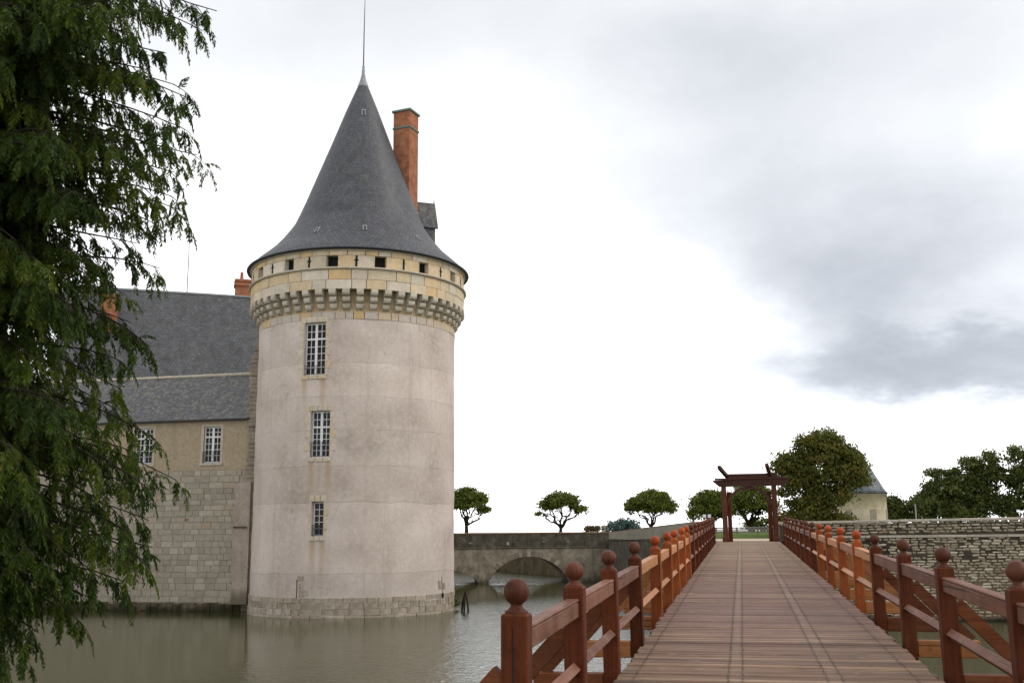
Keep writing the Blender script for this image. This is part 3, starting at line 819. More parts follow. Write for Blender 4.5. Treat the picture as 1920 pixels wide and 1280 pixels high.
# parapet courses
ring_course('parapet_stone', 18.64, 19.20, 6.44, 6.815, 36, M['block'], 3.0)
ring_course('parapet_stone', 19.20, 19.80, 6.44, 6.815, 32, M['block'], 9.0)
m = MB().lathe([(6.5, 19.80), (6.90, 19.80), (6.97, 19.86), (6.95, 19.93), (6.84, 19.96), (6.5, 19.96)], 96)
shade_auto(m.build('string_course', M['pale_trim'], tower, world=False), 30)
NW = 15
secw = 360 / NW
wh = 2.85
a_blk = cblock_mesh('parapet_stone', 8.7, 6.44, 6.80, 19.965, 20.64, M['block'], 0.008)
for k in range(NW):
    c0 = 7.5 + k * secw
    for side in (-1, 1):
        # one tall stone or two beside every opening
        ang = c0 + side * (wh + 4.37)
        link('parapet_stone', a_blk, tower, rot=(0, 0, R(ang)), scale=(1 + random.uniform(-.001, .001),) * 2 + (1,))
    # crosslet loop between two openings: a black cross-shaped box in place of its shaded slot
    x = MB()
    a = R(c0 + secw / 2)
    P = lambda r, aa, z: (r * math.sin(aa), -r * math.cos(aa), z)
    for da, za, zb in ((0.055 / 6.8, 20.02, 20.56), (0.125 / 6.8, 20.31, 20.41)):
        x.add([P(6.806, a - da, za), P(6.806, a + da, za), P(6.806, a + da, zb), P(6.806, a - da, zb), P(6.70, a - da, za), P(6.70, a + da, za), P(6.70, a + da, zb), P(6.70, a - da, zb)],
              [(0, 1, 2, 3), (4, 7, 6, 5), (0, 4, 5, 1), (1, 5, 6, 2), (2, 6, 7, 3), (3, 7, 4, 0)])
    x.build('crosslet_loop', M['dark'], tower, world=False)
    # black sheet behind the opening, its colour standing for the shade inside
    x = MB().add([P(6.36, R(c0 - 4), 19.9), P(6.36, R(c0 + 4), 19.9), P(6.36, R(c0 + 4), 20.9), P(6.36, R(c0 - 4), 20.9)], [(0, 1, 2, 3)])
    x.build('lookout_shade', M['dark'], tower, world=False)
ring_course('parapet_stone', 20.645, 20.93, 6.44, 6.80, 40, M['block'], 2.0, variants=3)
m = MB().lathe([(6.5, 20.93), (6.86, 20.93), (6.92, 20.99), (6.5, 20.99)], 96)
m.build('eaves_course', M['pale_trim'], tower, world=False)

# roof
rp = [(7.02, 20.98), (7.05, 21.06), (6.60, 21.53), (6.06, 22.00), (5.54, 22.47), (5.02, 23.08), (4.62, 23.62), (4.26, 24.15), (3.95, 24.85), (3.53, 25.9), (2.83, 27.75), (2.09, 29.7), (1.08, 32.42), (0.33, 34.30)]
rf = []
for (r0, z0), (r1, z1) in zip(rp[1:], rp[2:]):
    kk = max(1, int((z1 - z0) / 0.16))
    for q in range(kk):
        u = q / kk
        rf.append((r0 + (r1 - r0) * u, z0 + (z1 - z0) * u))
rf.append(rp[-1])
m = MB().lathe([(6.0, 21.0), rp[0]] + rf, 96)
roof = m.build('roof', M['slate_cone'], tower, world=False)
shade_auto(roof, 40)
m = MB().lathe([(7.0, 20.99), (7.10, 20.99), (7.13, 21.06), (7.10, 21.11), (7.0, 21.11)], 96, close=True)
m.build('gutter', M['gutter'], tower, world=False, smooth=True)
m = MB().lathe([(0.37, 34.22), (0.345, 34.32), (0.20, 34.75), (0.12, 35.1), (0.10, 35.45), (0.085, 35.46), (0.085, 35.75), (0.02, 35.8), (0.0, 35.8)], 24)
fin_ = m.build('finial', M['lead'], tower, world=False, smooth=True)
MB().tube([(0, 0, 35.6), (0.0, 0, 38.5), (0.03, 0, 41.6)], [0.045, 0.035, 0.012], 8).build('lightning_rod', M['iron'], fin_, world=False)
for th, zz_ in ((-8, 22.85), (24, 22.9), (62, 22.7), (24, 32.0)):
    rr_ = np.interp(zz_, [p[1] for p in rp[1:]], [p[0] for p in rp[1:]]) + 0.03
    h = MB()
    for s in (-1, 1):
        h.box((-0.03 + s * 0.10, -0.02, -0.38), (0.03 + s * 0.10, 0.02, 0.03))
    h.box((-0.14, -0.03, 0.03), (0.14, 0.04, 0.13))
    o = h.build('roof_hook', M['lead'], tower, world=False)
    o.location = (rr_ * math.sin(R(th)), -rr_ * math.cos(R(th)), zz_); o.rotation_euler = (R(-42 if zz_ < 30 else -21), 0, R(th))

# chimney
bq = R(-21.08)
Lx = Vector((math.cos(bq), -math.sin(bq), 0)); Vx = Vector((math.sin(bq), math.cos(bq), 0))
cc = Lx * 2.93 + Vx * 0.35
crot = math.atan2((Lx * 0.53 + Vx * 0.848).y, (Lx * 0.53 + Vx * 0.848).x)
ch = MB().box((-0.60, -0.62, 0), (0.60, 0.62, 10.55)).build('chimney', M['brick'], tower, world=False, loc=None)
ch.location = (cc.x, cc.y, 22.0); ch.rotation_euler = (0, 0, crot)
MB().cbox((-0.66, -0.68, 9.35), (0.66, 0.68, 9.50), 0.03).build('chimney_band', M['copper'], ch, world=False)
MB().cbox((-0.70, -0.72, 10.55), (0.70, 0.72, 10.70), 0.02).build('chimney_cap', M['copper'], ch, world=False)
# lead flashing where the stack breaks the cone
fl = MB()
fl.cbox((-0.66, -0.68, 2.4), (0.66, 0.68, 3.75), 0.04)
fl.build('flashing', M['lead'], ch, world=False)

# dormer on the far right side of the roof, its ridge running outwards
dm = MB()
dm.prism([(-0.62, 22.6), (0.62, 22.6), (0.62, 24.98), (0, 26.45), (-0.62, 24.98)], 2.6, 5.0, 'x')
dorm = dm.build('dormer', M['slate_flat'], tower, world=False)
drot = math.atan2(Lx.y, Lx.x) + R(12)
dorm.rotation_euler = (0, 0, drot); dorm.location = (Vx.x * 0.75, Vx.y * 0.75, 0)
dr = MB()
dr.prism([(-0.80, 24.86), (0, 26.78), (0.80, 24.86), (0.74, 24.80), (0, 26.60), (-0.74, 24.80)], 2.3, 5.16, 'x')
o = dr.build('dormer_roof', M['slate_flat'], dorm, world=False)
MB().tube([(2.3, 0, 26.78), (5.1, 0, 26.78)], 0.05, 6).build('dormer_ridge', M['lead'], dorm, world=False)
MB().tube([(5.08, 0, 26.75), (5.08, 0, 26.95), (5.08, 0, 27.25)], [0.06, 0.035, 0.012], 6).build('dormer_finial', M['lead'], dorm, world=False)
MB().cbox((4.98, -0.42, 23.3), (5.06, 0.42, 24.9), 0.02).build('dormer_front', M['brick'], dorm, world=False)


# ------------------------------------------------------------------ casement windows
def window_parts(parent, loc, rz, w, h, cols, rows_top, rows_bot, transom, two_leaves=True, rail=0.0, railbars=9):
    """frame with glazing bars (x right, y into the wall); panes and railing are its sub-parts"""
    f = MB(); fw = 0.065; d0, d1 = 0.0, 0.07
    x0, x1 = -w / 2, w / 2
    f.box((x0, d0, 0), (x0 + fw, d1, h)); f.box((x1 - fw, d0, 0), (x1, d1, h))
    f.box((x0 + fw, d0 + .003, 0), (x1 - fw, d1, fw * 1.3)); f.box((x0 + fw, d0 + .003, h - fw), (x1 - fw, d1, h))
    zt = h * transom if transom else None
    mw = 0.075 if two_leaves else 0.0
    if zt: f.box((x0 + fw, d0 - .012, zt - 0.05), (x1 - fw, d1, zt + 0.05))
    if two_leaves:
        f.box((-mw, d0 - .006, fw * 1.3), (mw, d1 - .01, (zt - 0.05) if zt else h - fw))
        if zt: f.box((-mw, d0 - .006, zt + 0.05), (mw, d1 - .01, h - fw))
    secs = []
    leaves = [(x0 + fw, -mw), (mw, x1 - fw)] if two_leaves else [(x0 + fw, x1 - fw)]
    zsec = [(fw * 1.3, zt - 0.05, rows_bot), (zt + 0.05, h - fw, rows_top)] if zt else [(fw * 1.3, h - fw, rows_bot)]
    b = 0.016
    panes = []
    for xa, xb in leaves:
        for za, zb, nr in zsec:
            for i in range(1, cols):
                xx = xa + (xb - xa) * i / cols
                f.box((xx - b, d0 + .012, za), (xx + b, d1 - .02, zb))
            for j in range(1, nr):
                zz = za + (zb - za) * j / nr
                for i in range(cols):
                    ax = xa + (xb - xa) * i / cols + (b if i else 0); bx = xa + (xb - xa) * (i + 1) / cols - (b if i < cols - 1 else 0)
                    f.box((ax, d0 + .014, zz - b), (bx, d1 - .02, zz + b))
            for i in range(cols):
                for j in range(nr):
                    panes.append((xa + (xb - xa) * (i + .5) / cols, za + (zb - za) * (j + .5) / nr, (xb - xa) / cols, (zb - za) / nr))
    o = link('window', f.mesh('window', M['white']), parent, loc=loc, rot=(0, 0, rz))
    cache = {}
    for px, pz, pw, ph in panes:
        key = (round(pw, 3), round(ph, 3))
        if key not in cache:
            cache[key] = MB().box((-pw / 2, 0, -ph / 2), (pw / 2, 0.006, ph / 2)).mesh('pane', M['glass'])
        link('pane', cache[key], o, loc=(px, d1 - 0.022, pz), rot=(R(random.uniform(-.6, .6)), 0, R(random.uniform(-.6, .6))))
    if rail:
        r = MB(); yr = -0.20
        for zz in (0.06, rail):
            r.box((x0 - .04, yr - .012, zz - .014), (x1 + .04, yr + .012, zz + .014))
        r.box((x0 - .04, yr - .010, rail * .72 - .008), (x1 + .04, yr + .010, rail * .72 + .008))
        for i in range(railbars):
            xx = x0 + (x1 - x0) * i / (railbars - 1)
            r.box((xx - .010, yr - .009, .074), (xx + .010, yr + .009, rail - .014))
        for xx in (x0 - .02, x1 + .02):
            r.box((xx - .011, yr + .012, rail - .012), (xx + .011, 0.02, rail + .012))
        r.build('balcony_rail', M['iron'], o, world=False)
    return o


for (c, h, z0, z1), spec in zip(WIN, ((2, 2, 5, 0.70, True, 0.56), (2, 2, 5, 0.66, True, 0.86), (2, 0, 5, None, False, 0.62))):
    rr_ = RW - 0.27
    w = 2 * rr_ * math.tan(R(h)) - 0.01
    window_parts(tower, (rr_ * math.sin(R(c)), -rr_ * math.cos(R(c)), z0 + 0.01), R(c), w, z1 - z0 - 0.03, *spec)
    # dressed stones round the opening: long and short work, a flat arch and a sill
    nj = max(4, int((z1 - z0) / 0.36)); dz = (z1 - z0) / nj
    for side in (-1, 1):
        for j in range(nj):
            wd = (random.uniform(0.30, 0.40) if j % 2 else random.uniform(0.16, 0.26)) * (0.72 if h < 4 else 1)
            da = math.degrees(wd / RW)
            me = cblock_mesh('surround_stone', da, 5.95, RW + 0.028, z0 + j * dz, z0 + (j + 1) * dz, M['surround'], 0.010, 2)
            link('surround_stone', me, tower, rot=(0, 0, R(c + side * (h + da / 2 + 0.03))))
    nl = 5 if h > 4 else 3
    for j in range(nl):
        da = (2 * h + 3.2) / nl
        me = cblock_mesh('lintel_stone', da, 5.95, RW + (0.035 if j != nl // 2 else 0.05), z1 + 0.0, z1 + 0.34, M['surround'], 0.010, 2)
        link('lintel_stone', me, tower, rot=(0, 0, R(c - h - 1.6 + da * (j + .5))))
    for j in range(3):
        da = (2 * h + 2.0) / 3
        me = cblock_mesh('sill_stone', da, 5.9, RW + 0.07, z0 - 0.24, z0 - 0.005, M['surround'], 0.010, 2)
        link('sill_stone', me, tower, rot=(0, 0, R(c - h - 1.0 + da * (j + .5))))
# a few stones showing through the plaster beside the left slit
for a, z, w_, h_ in ((-6.6, 1.15, 0.35, 0.4), (-6.9, 1.6, 0.28, 0.35), (-7.4, 2.02, 0.45, 0.3), (-4.6, 1.2, 0.4, 0.35), (80.2, 1.3, 0.3, 0.4), (75.5, 1.35, 0.35, 0.5)):
    me = cblock_mesh('bare_stone', math.degrees(w_ / RW), 5.95, RW + 0.03, z, z + h_, M['basestone'], 0.012, 2)
    link('bare_stone', me, tower, rot=(0, 0, R(a)))


# ------------------------------------------------------------------ castle wing left of the tower
WY = 59.3
wing = thing('castle_wing', (-36, WY, 0), 'low castle wing with beige plaster storey above ashlar stone wall', 'building')
MB().box((-60, WY + 0.03, -0.6), (-30.0, WY + 0.6, 8.62)).build('stone_wall', M['mortar'], wing)
# upper storey with two window openings
WWIN = [(-33.12, -31.94, 9.07, 11.36), (-37.96, -36.70, 9.10, 11.38), (-43.0, -41.8, 9.10, 11.36)]
up = MB()
xs = sorted([-60.0, -29.95] + [v for w in WWIN for v in w[:2]])
for i in range(len(xs) - 1):
    wv = [w for w in WWIN if abs(w[0] - xs[i]) < 1e-6 and abs(w[1] - xs[i + 1]) < 1e-6]
    if wv:
        w = wv[0]
        up.box((xs[i], WY, 8.62), (xs[i + 1], WY + 0.5, w[2])); up.box((xs[i], WY, w[3]), (xs[i + 1], WY + 0.5, 11.95))
    else:
        up.box((xs[i], WY, 8.62), (xs[i + 1], WY + 0.5, 11.95))
up.build('plaster_wall', M['wing_plaster'], wing)
MB().box((-60, WY + 0.9, 8), (-30.4, WY + 0.95, 11.9)).build('room_back', M['dark'], wing)  # black sheet behind the windows paints the shade of the room
for (x0, x1, z0, z1) in WWIN:
    window_parts(wing, ((x0 + x1) / 2 + 36, 0.14, z0 + 0.02), 0, x1 - x0 - 0.02, z1 - z0 - 0.04, 2, 2, 4, 0.72, True, 0.68)
    tr = MB()
    tr.cbox((x0 - 0.17, WY - 0.025, z0 - 0.02), (x0 + 0.001, WY + 0.12, z1 + 0.14), 0.01)
    tr.cbox((x1 - 0.001, WY - 0.025, z0 - 0.02), (x1 + 0.17, WY + 0.12, z1 + 0.14), 0.01)
    tr.cbox((x0 + 0.003, WY - 0.022, z1 - 0.003), (x1 - 0.003, WY + 0.12, z1 + 0.137), 0.01)
    tr.cbox((x0 - 0.2, WY - 0.08, z0 - 0.16), (x1 + 0.2, WY + 0.3, z0 - 0.023), 0.015)
    tr.build('window_surround', M['pale_trim'], wing)
# eaves and the long lean roof
rfm = MB()
nn = 24
for i in range(nn):
    for j in range(8):
        X0, X1 = -60 + 30.05 * i / nn, -60 + 30.05 * (i + 1) / nn
        def PT(X, v):
            s = 0.03 * math.sin(X * 1.7 + v * 3) + 0.02 * math.sin(X * 0.6)
            return (X, WY - 0.32 + 4.3 * v, 11.80 + 3.5 * v + s * (0.3 + v * (1 - v) * 2))
        rfm.add([PT(X0, j / 8), PT(X1, j / 8), PT(X1, (j + 1) / 8), PT(X0, (j + 1) / 8)], [(0, 1, 2, 3)])
rfm.add([(-60, WY + 3.98, 15.28), (-29.95, WY + 3.98, 15.28), (-29.95, WY + 8.2, 11.9), (-60, WY + 8.2, 11.9)], [(0, 1, 2, 3)])
rfm.add([(-29.95, WY - 0.32, 11.80), (-29.95, WY + 3.98, 15.28), (-29.95, WY + 8.2, 11.9)], [(0, 1, 2)])
rfm.build('roof', M['slate_flat'], wing, smooth=True)
MB().box((-60, WY - 0.34, 11.70), (-29.9, WY - 0.16, 11.80)).build('gutter', M['gutter'], wing)
m = MB()
for i in range(40):
    xa = -60 + 29.6 * i / 40
    MB_ = m.tube([(xa + 0.01, WY + 3.98, 15.30 + random.uniform(-.012, .012)), (xa + 0.73, WY + 3.98, 15.30 + random.uniform(-.012, .012))], 0.12, 8)
m.build('ridge_tiles', M['coping'], wing)['kind'] = 'stuff'
# ashlar stones, course by course; those in view are single objects
ash_cache = {}
bed = MB()
z = 0.52
course = 0
while z < 8.5:
    hgt = random.choice((0.33, 0.37, 0.41))
    if z + hgt > 8.58: hgt = 8.60 - z
    X = -54.0 + random.uniform(0, 0.6)
    while X < -30.62:
        wdt = random.choice((0.45, 0.62, 0.80, 1.0))
        if X + wdt > -30.55: wdt = max(0.3, -30.55 - X)
        pr = random.uniform(-0.012, 0.018)
        if X < -39.3:
            bed.cbox((X + .008, WY - 0.01 - pr, z + .008), (X + wdt - .008, WY + 0.2, z + hgt - .008), 0.012)
        else:
            key = (round(wdt, 2), round(hgt, 2))
            if key not in ash_cache:
                ash_cache[key] = MB().cbox((-wdt / 2 + .008, 0, -hgt / 2 + .008), (wdt / 2 - .008, 0.25, hgt / 2 - .008), 0.012).mesh('ashlar_stone', M['ashlar'])
            link('ashlar_stone', ash_cache[key], wing, loc=(X + wdt / 2 + 36, -0.01 - pr, z + hgt / 2), rot=(0, R(random.uniform(-.3, .3)), R(random.uniform(-.4, .4))))
        X += wdt
    z += hgt; course += 1
bed.build('ashlar_stones_behind_tree', M['ashlar'], wing)['kind'] = 'stuff'
pl = MB()
for i in range(60):
    xa = -60 + 30.4 * i / 60; xb = -60 + 30.4 * (i + 1) / 60
    h0 = 0.50 + random.uniform(-.07, .06); d = random.uniform(0.05, 0.16)
    pl.cbox((xa, WY - d, -0.6), (xb, WY + 0.3, h0), 0.03)
pl.build('mossy_plinth', M['mossy'], wing)['kind'] = 'stuff'
# rough pier and plastered strip where the wing dies into the tower
pr_ = MB()
rows = 62
for i in range(rows):
    za = 0.0 + 16.6 * i / rows; zb = 0.0 + 16.6 * (i + 1) / rows
    off = random.uniform(-0.05, 0.07) + 0.05 * math.sin(za * 2.1); top = max(0.0, (za - 15.2)) * 0.28
    pr_.cbox((-29.98 + off + top, WY - 0.25 + random.uniform(-.05, .05), za), (-29.0, WY + 1.2, zb), 0.03)
pr_.build('rough_pier', M['rough_pier'], wing)
st = MB()
prev = None
edge_ = [(0.45 + 7.35 * i / 18, -30.62 + random.uniform(-.10, .10)) for i in range(19)]
pts = [(x, z) for z, x in edge_] + [(-29.55, 7.8), (-29.55, 0.45)]
st.prism(pts, WY - 0.42, WY + 0.2, 'y')
st.build('plaster_strip', M['strip'], wing)
MB().cbox((-30.60, WY - 0.52, 5.02), (-29.7, WY + 0.1, 5.11), 0.02).build('ledge', M['mossy'], wing)
MB().box((-33.9 - 0.25, WY - 0.03, 5.5), (-33.9, WY + 0.05, 5.62)).build('rust_stain_brick', M['brick'], wing)

# ------------------------------------------------------------------ main building behind
mb_u = Vector((0.857, 0.516, 0)); mb_n = Vector((0.516, -0.857, 0))
hall = thing('great_hall', (-47.5, 71.5, 0), 'large castle hall behind the wing under a steep grey slate roof', 'building', rz=math.atan2(0.516, 0.857))
# local axes: x along the ridge, y away from the camera
hr = MB()
for i in range(20):
    for j in range(10):
        def PT(u, v):
            return (-4.5 + 23 * u, -6.2 * (1 - v), 13.4 + 10.6 * v + 0.03 * math.sin(u * 31 + v * 5) + 0.02 * math.sin(v * 17 + u * 9))
        hr.add([PT(i / 20, j / 10), PT((i + 1) / 20, j / 10), PT((i + 1) / 20, (j + 1) / 10), PT(i / 20, (j + 1) / 10)], [(0, 1, 2, 3)])
hr.add([(-4.5, 0, 24), (18.5, 0, 24), (18.5, 6.2, 13.4), (-4.5, 6.2, 13.4), (-4.5, -6.2, 13.4), (18.5, -6.2, 13.4)], [(0, 1, 2, 3), (0, 3, 4), (1, 5, 2)])
hr.build('roof', M['slate_main'], hall, world=False, smooth=True)
shade_auto(hall.children[0], 30)
MB().box((-4.2, -5.8, -0.5), (18.2, 5.8, 13.5)).build('wall', M['wing_plaster'], hall, world=False)
MB().tube([(-4.5, 0, 24.02), (18.5, 0, 24.02)], 0.11, 8).build('ridge_cap', M['lead'], hall, world=False)
c1 = MB().box((8.6, 0.3, 22.0), (10.3, 1.3, 25.35)).build('chimney', M['brick'], hall, world=False)
MB().cbox((8.5, 0.2, 25.0), (10.4, 1.4, 25.25), 0.03).build('chimney_band', M['brick'], c1, world=False)
MB().cbox((8.52, 0.22, 25.35), (10.38, 1.38, 25.6), 0.04).build('chimney_cap', M['brick'], c1, world=False)
MB().tube([(9.1, 0.8, 25.6), (9.1, 0.8, 26.3)], [0.16, 0.12], 10).build('chimney_pot', M['brick'], c1, world=False)
c2 = MB().box((-1.55, -2.3, 18.5), (-0.35, -1.3, 22.95)).build('chimney', M['brick'], hall, world=False)
MB().cbox((-1.63, -2.38, 22.75), (-0.27, -1.22, 23.1), 0.04).build('chimney_cap', M['brick'], c2, world=False)
ant = thing('roof_antenna', (-43.45, 74.0, 23.9), 'thin grey aerial mast standing on the hall roof ridge', 'antenna')
MB().tube([(0, 0, 0), (0, 0, 3.2), (-0.06, 0, 6.6)], [0.035, 0.03, 0.014], 6).build('mast', M['iron'], ant, world=False)
MB().cbox((-0.08, -0.08, -0.1), (0.08, 0.08, 0.25), 0.01).build('foot', M['lead'], ant, world=False)
# ------------------------------------------------------------------ old stone bridge left of the wooden one
sa = R(18)
sbr = thing('stone_bridge', (-12.5, 97.0, 0), 'old dark stone bridge with low arches behind the tower', 'bridge', rz=sa)
# local: x along the face (negative to the left), y away from the camera
arch1 = (-7.25, 3.75, 0.0, 2.42)      # centre, half span, springing, rise
arch2 = (-14.6, 2.7, 0.0, 1.25)


def under(x):
    z = -0.8
    for c, hs, sp, ri in (arch1, arch2):
        t = (x - c) / hs
        if abs(t) < 1: z = max(z, sp + ri * (1 - abs(t) ** 2.1) ** 0.72)
    return z


sp_ = MB()
xs = np.linspace(-34, 0.6, 240)
DEP = 5.0
for i in range(len(xs) - 1):
    a, b = float(xs[i]), float(xs[i + 1])
    za, zb = under(a), under(b)
    j = 0.02 * math.sin(a * 7)
    sp_.add([(a, 0, za), (b, 0, zb), (b, 0, 3.2), (a, 0, 3.2), (a, DEP, za), (b, DEP, zb), (b, DEP, 3.2), (a, DEP, 3.2)], [(0, 1, 2, 3), (4, 7, 6, 5), (0, 4, 5, 1), (3, 2, 6, 7)])
sp_.add([(0.6, 0, -0.8), (0.6, DEP, -0.8), (0.6, DEP, 3.2), (0.6, 0, 3.2)], [(0, 1, 2, 3)])
sp_.build('arches', M['bridge_stone'], sbr, world=False)
for c, hs, sp, ri in (arch1, arch2):
    nv = 21
    for k in range(nv):
        t0, t1 = -0.985 + 1.97 * k / nv, -0.985 + 1.97 * (k + 1) / nv
        pp = []
        for t in (t0 + .006, t1 - .006):
            x = c + hs * t; z = sp + ri * (1 - abs(t) ** 2.1) ** 0.72
            nx, nz = t * 0.9, 1 - abs(t) * 0.55
            ln = math.hypot(nx, nz); L_ = 0.42 + (0.06 if k % 2 else -0.02)
            pp.append(((x, z - 0.02), (x + nx / ln * L_, z + nz / ln * L_)))
        v = MB().prism([pp[0][0], pp[1][0], pp[1][1], pp[0][1]], -0.045 - random.uniform(0, .03), 0.05, 'y')
        v.build('voussoir', M['voussoir'], sbr, world=False)
MB().cbox((-34, -0.07, 3.14), (0.62, 0.2, 3.24), 0.02).build('string_course', M['parapet_stone'], sbr, world=False)
nb = 26
for i in range(nb):
    xa = -34 + 34.6 * i / nb; xb = -34 + 34.6 * (i + 1) / nb
    MB().cbox((xa + .006, -0.02 - random.uniform(0, .03), 3.25), (xb - .006, 0.45, 4.44), 0.02).build('parapet_block', M['parapet_stone'], sbr, world=False)
    MB().cbox((xa + .006, -0.08, 4.445), (xb - .006, 0.52, 4.60 + random.uniform(-.012, .012)), 0.03).build('coping_stone', M['tile_coping'], sbr, world=False)
MB().box((-34, DEP - 0.4, 3.2), (0.5, DEP, 4.4)).build('back_parapet', M['parapet_stone'], sbr, world=False)
pb = MB().lathe([(0.16, 4.6), (0.16, 4.68), (0.08, 4.74), (0.17, 4.83), (0.22, 4.98), (0.17, 5.14), (0.06, 5.21), (0.0, 5.22)], 16)
o = pb.build('stone_ball', M['voussoir'], sbr, world=False, smooth=True); o.location = (-0.15, 0.25, 0)
# stones standing proud of the parapet
for xx in (-12.7, -9.2, -8.6, -5.9, -3.6):
    MB().cbox((xx - .12, -0.12, 3.42 + random.uniform(0, .4)), (xx + .12, 0.0, 3.72), 0.03).build('projecting_stone', M['voussoir'], sbr, world=False)

# ------------------------------------------------------------------ bank walls
def wall_run(m, pts, z0, z1f, th, n=30):
    """a wall along a polyline of (x, y); z1f gives the top height at fraction t of a leg"""
    for (xa, ya, za), (xb, yb, zb) in zip(pts[:-1], pts[1:]):
        d = Vector((xb - xa, yb - ya, 0)).normalized(); nrm = Vector((d.y, -d.x, 0)) * th
        for i in range(n):
            t0, t1 = i / n, (i + 1) / n
            A = (xa + (xb - xa) * t0, ya + (yb - ya) * t0); B = (xa + (xb - xa) * t1, ya + (yb - ya) * t1)
            h0, h1 = za + (zb - za) * t0, za + (zb - za) * t1
            vs = [(A[0], A[1], z0), (B[0], B[1], z0), (B[0], B[1], h1), (A[0], A[1], h0), (A[0] - nrm.x, A[1] - nrm.y, z0), (B[0] - nrm.x, B[1] - nrm.y, z0), (B[0] - nrm.x, B[1] - nrm.y, h1), (A[0] - nrm.x, A[1] - nrm.y, h0)]
            m.add(vs, [(0, 1, 2, 3), (4, 7, 6, 5), (3, 2, 6, 7)] + ([(0, 3, 7, 4)] if i == 0 else []) + ([(1, 5, 6, 2)] if i == n - 1 else []))
    return m


ramp = thing('ramp_wall', (-7, 76, 0), 'dark retaining wall with pale rendered parapet sloping from gateway to stone bridge', 'wall')
wall_run(MB(), [(-11.75, 96.3, 3.84), (-11.6, 92, 3.82), (-3.05, 60.2, 4.28), (-1.95, 57.5, 4.3)], -0.6, None, 0.5).build('retaining_wall', M['parapet_stone'], ramp)
wall_run(MB(), [(-11.72, 96.3, 4.50), (-11.57, 92, 4.50), (-3.02, 60.2, 5.02), (-1.92, 57.5, 5.05)], 3.80, None, 0.35).build('parapet', M['concrete'], ramp)
cp = [(-11.66, 96.3, 4.505), (-11.52, 92, 4.505), (-2.97, 60.2, 5.025), (-1.87, 57.5, 5.055)]
m = MB()
for (xa, ya, za), (xb, yb, zb) in zip(cp[:-1], cp[1:]):
    d = Vector((xb - xa, yb - ya, 0)).normalized(); nr = Vector((-d.y, d.x, 0)) * 0.45
    m.add([(xa, ya, za), (xb, yb, zb), (xb + nr.x, yb + nr.y, zb), (xa + nr.x, ya + nr.y, za), (xa, ya, za + .07), (xb, yb, zb + .07), (xb + nr.x, yb + nr.y, zb + .07), (xa + nr.x, ya + nr.y, za + .07)],
          [(0, 3, 2, 1), (4, 5, 6, 7), (0, 1, 5, 4), (1, 2, 6, 5), (2, 3, 7, 6), (3, 0, 4, 7)])
m.build('coping', M['tile_coping'], ramp)
bw = thing('far_bank_wall', (-24, 110, 0), 'dark bank wall seen through the stone arch', 'wall')
wall_run(MB(), [(-29.6, 130.5, 3.95), (-29.0, 124.0, 3.95), (-13.0, 101.5, 3.95)], -0.6, None, 0.6).build('masonry', M['far_masonry'], bw)
wall_run(MB(), [(-400, 129, 3.95), (-27.4, 129, 3.95)], -0.6, None, 0.6).build('embankment', M['far_masonry'], bw)

RY = 57.5
rw = thing('rubble_wall', (8, RY, 0), 'long pale rubble stone moat wall right of the wooden bridge', 'wall')
ztop = lambda x: 4.93 + (x - 3.5) * 0.0105
m = MB()
m.prism([(1.95, -0.6), (60, -0.6), (60, 5.3), (1.95, 4.85)], RY + 0.05, RY + 0.7, 'y')
m.build('core', M['rubble_bed'], rw)
X = 1.9; k = 0
while X < 60:
    L_ = random.uniform(0.9, 1.5)
    z0 = ztop(X + L_ / 2)
    MB().cbox((X + .004, RY - 0.10, z0 - 0.02), (X + L_ - .004, RY + 0.75, z0 + 0.115), 0.02).build('coping_stone', M['coping'], rw)
    if X < 16:
        MB().cbox((X + .006 + 0.3, RY - 0.045 + random.uniform(-.012, .012), 4.15 + (X - 3.5) * .002), (X + L_ - .006 + 0.3, RY + 0.2, 4.28 + (X - 3.5) * .002), 0.015).build('string_stone', M['coping'], rw)
    X += L_


def rubble_mesh(name, w, h, seed, d=0.2):
    rr = random.Random(seed)
    m = MB().cbox((-w / 2, 0, -h / 2), (w / 2, d, h / 2), min(w, h) * 0.30)
    m.v = [(x + rr.uniform(-1, 1) * w * 0.045, y + (rr.uniform(-.018, .018) if y < .1 else 0), z + rr.uniform(-1, 1) * h * 0.075) for x, y, z in m.v]
    return m


var = [(0.22, 0.105), (0.28, 0.11), (0.34, 0.115), (0.40, 0.11), (0.46, 0.12), (0.18, 0.10)]
rub = [[rubble_mesh('rubble_stone', w, h, 7 * i + j).mesh('rubble_stone', M['rubble']) for j in range(3)] for i, (w, h) in enumerate(var)]
cand = []
z = 0.18
while z < 4.88:
    if 4.06 < z < 4.30: z = 4.33
    hgt = random.uniform(0.128, 0.155)
    X = 2.2 + random.uniform(0, 0.2)
    while X < 34:
        i = random.choices(range(6), (3, 4, 4, 3, 1.4, 2))[0]
        w = var[i][0]
        skip = (0.05 if z < 2.4 else 0.13) if X < 17 else 0.3
        if random.random() > skip:
            cand.append((w * var[i][1] * (1 if 2.6 < X < 14.3 and z > 0.8 else 0.1), X + w / 2, z + hgt / 2, i))
        X += w * random.uniform(1.04, 1.26)
    z += hgt
cand.sort(key=lambda q: -q[0])
rest = MB()
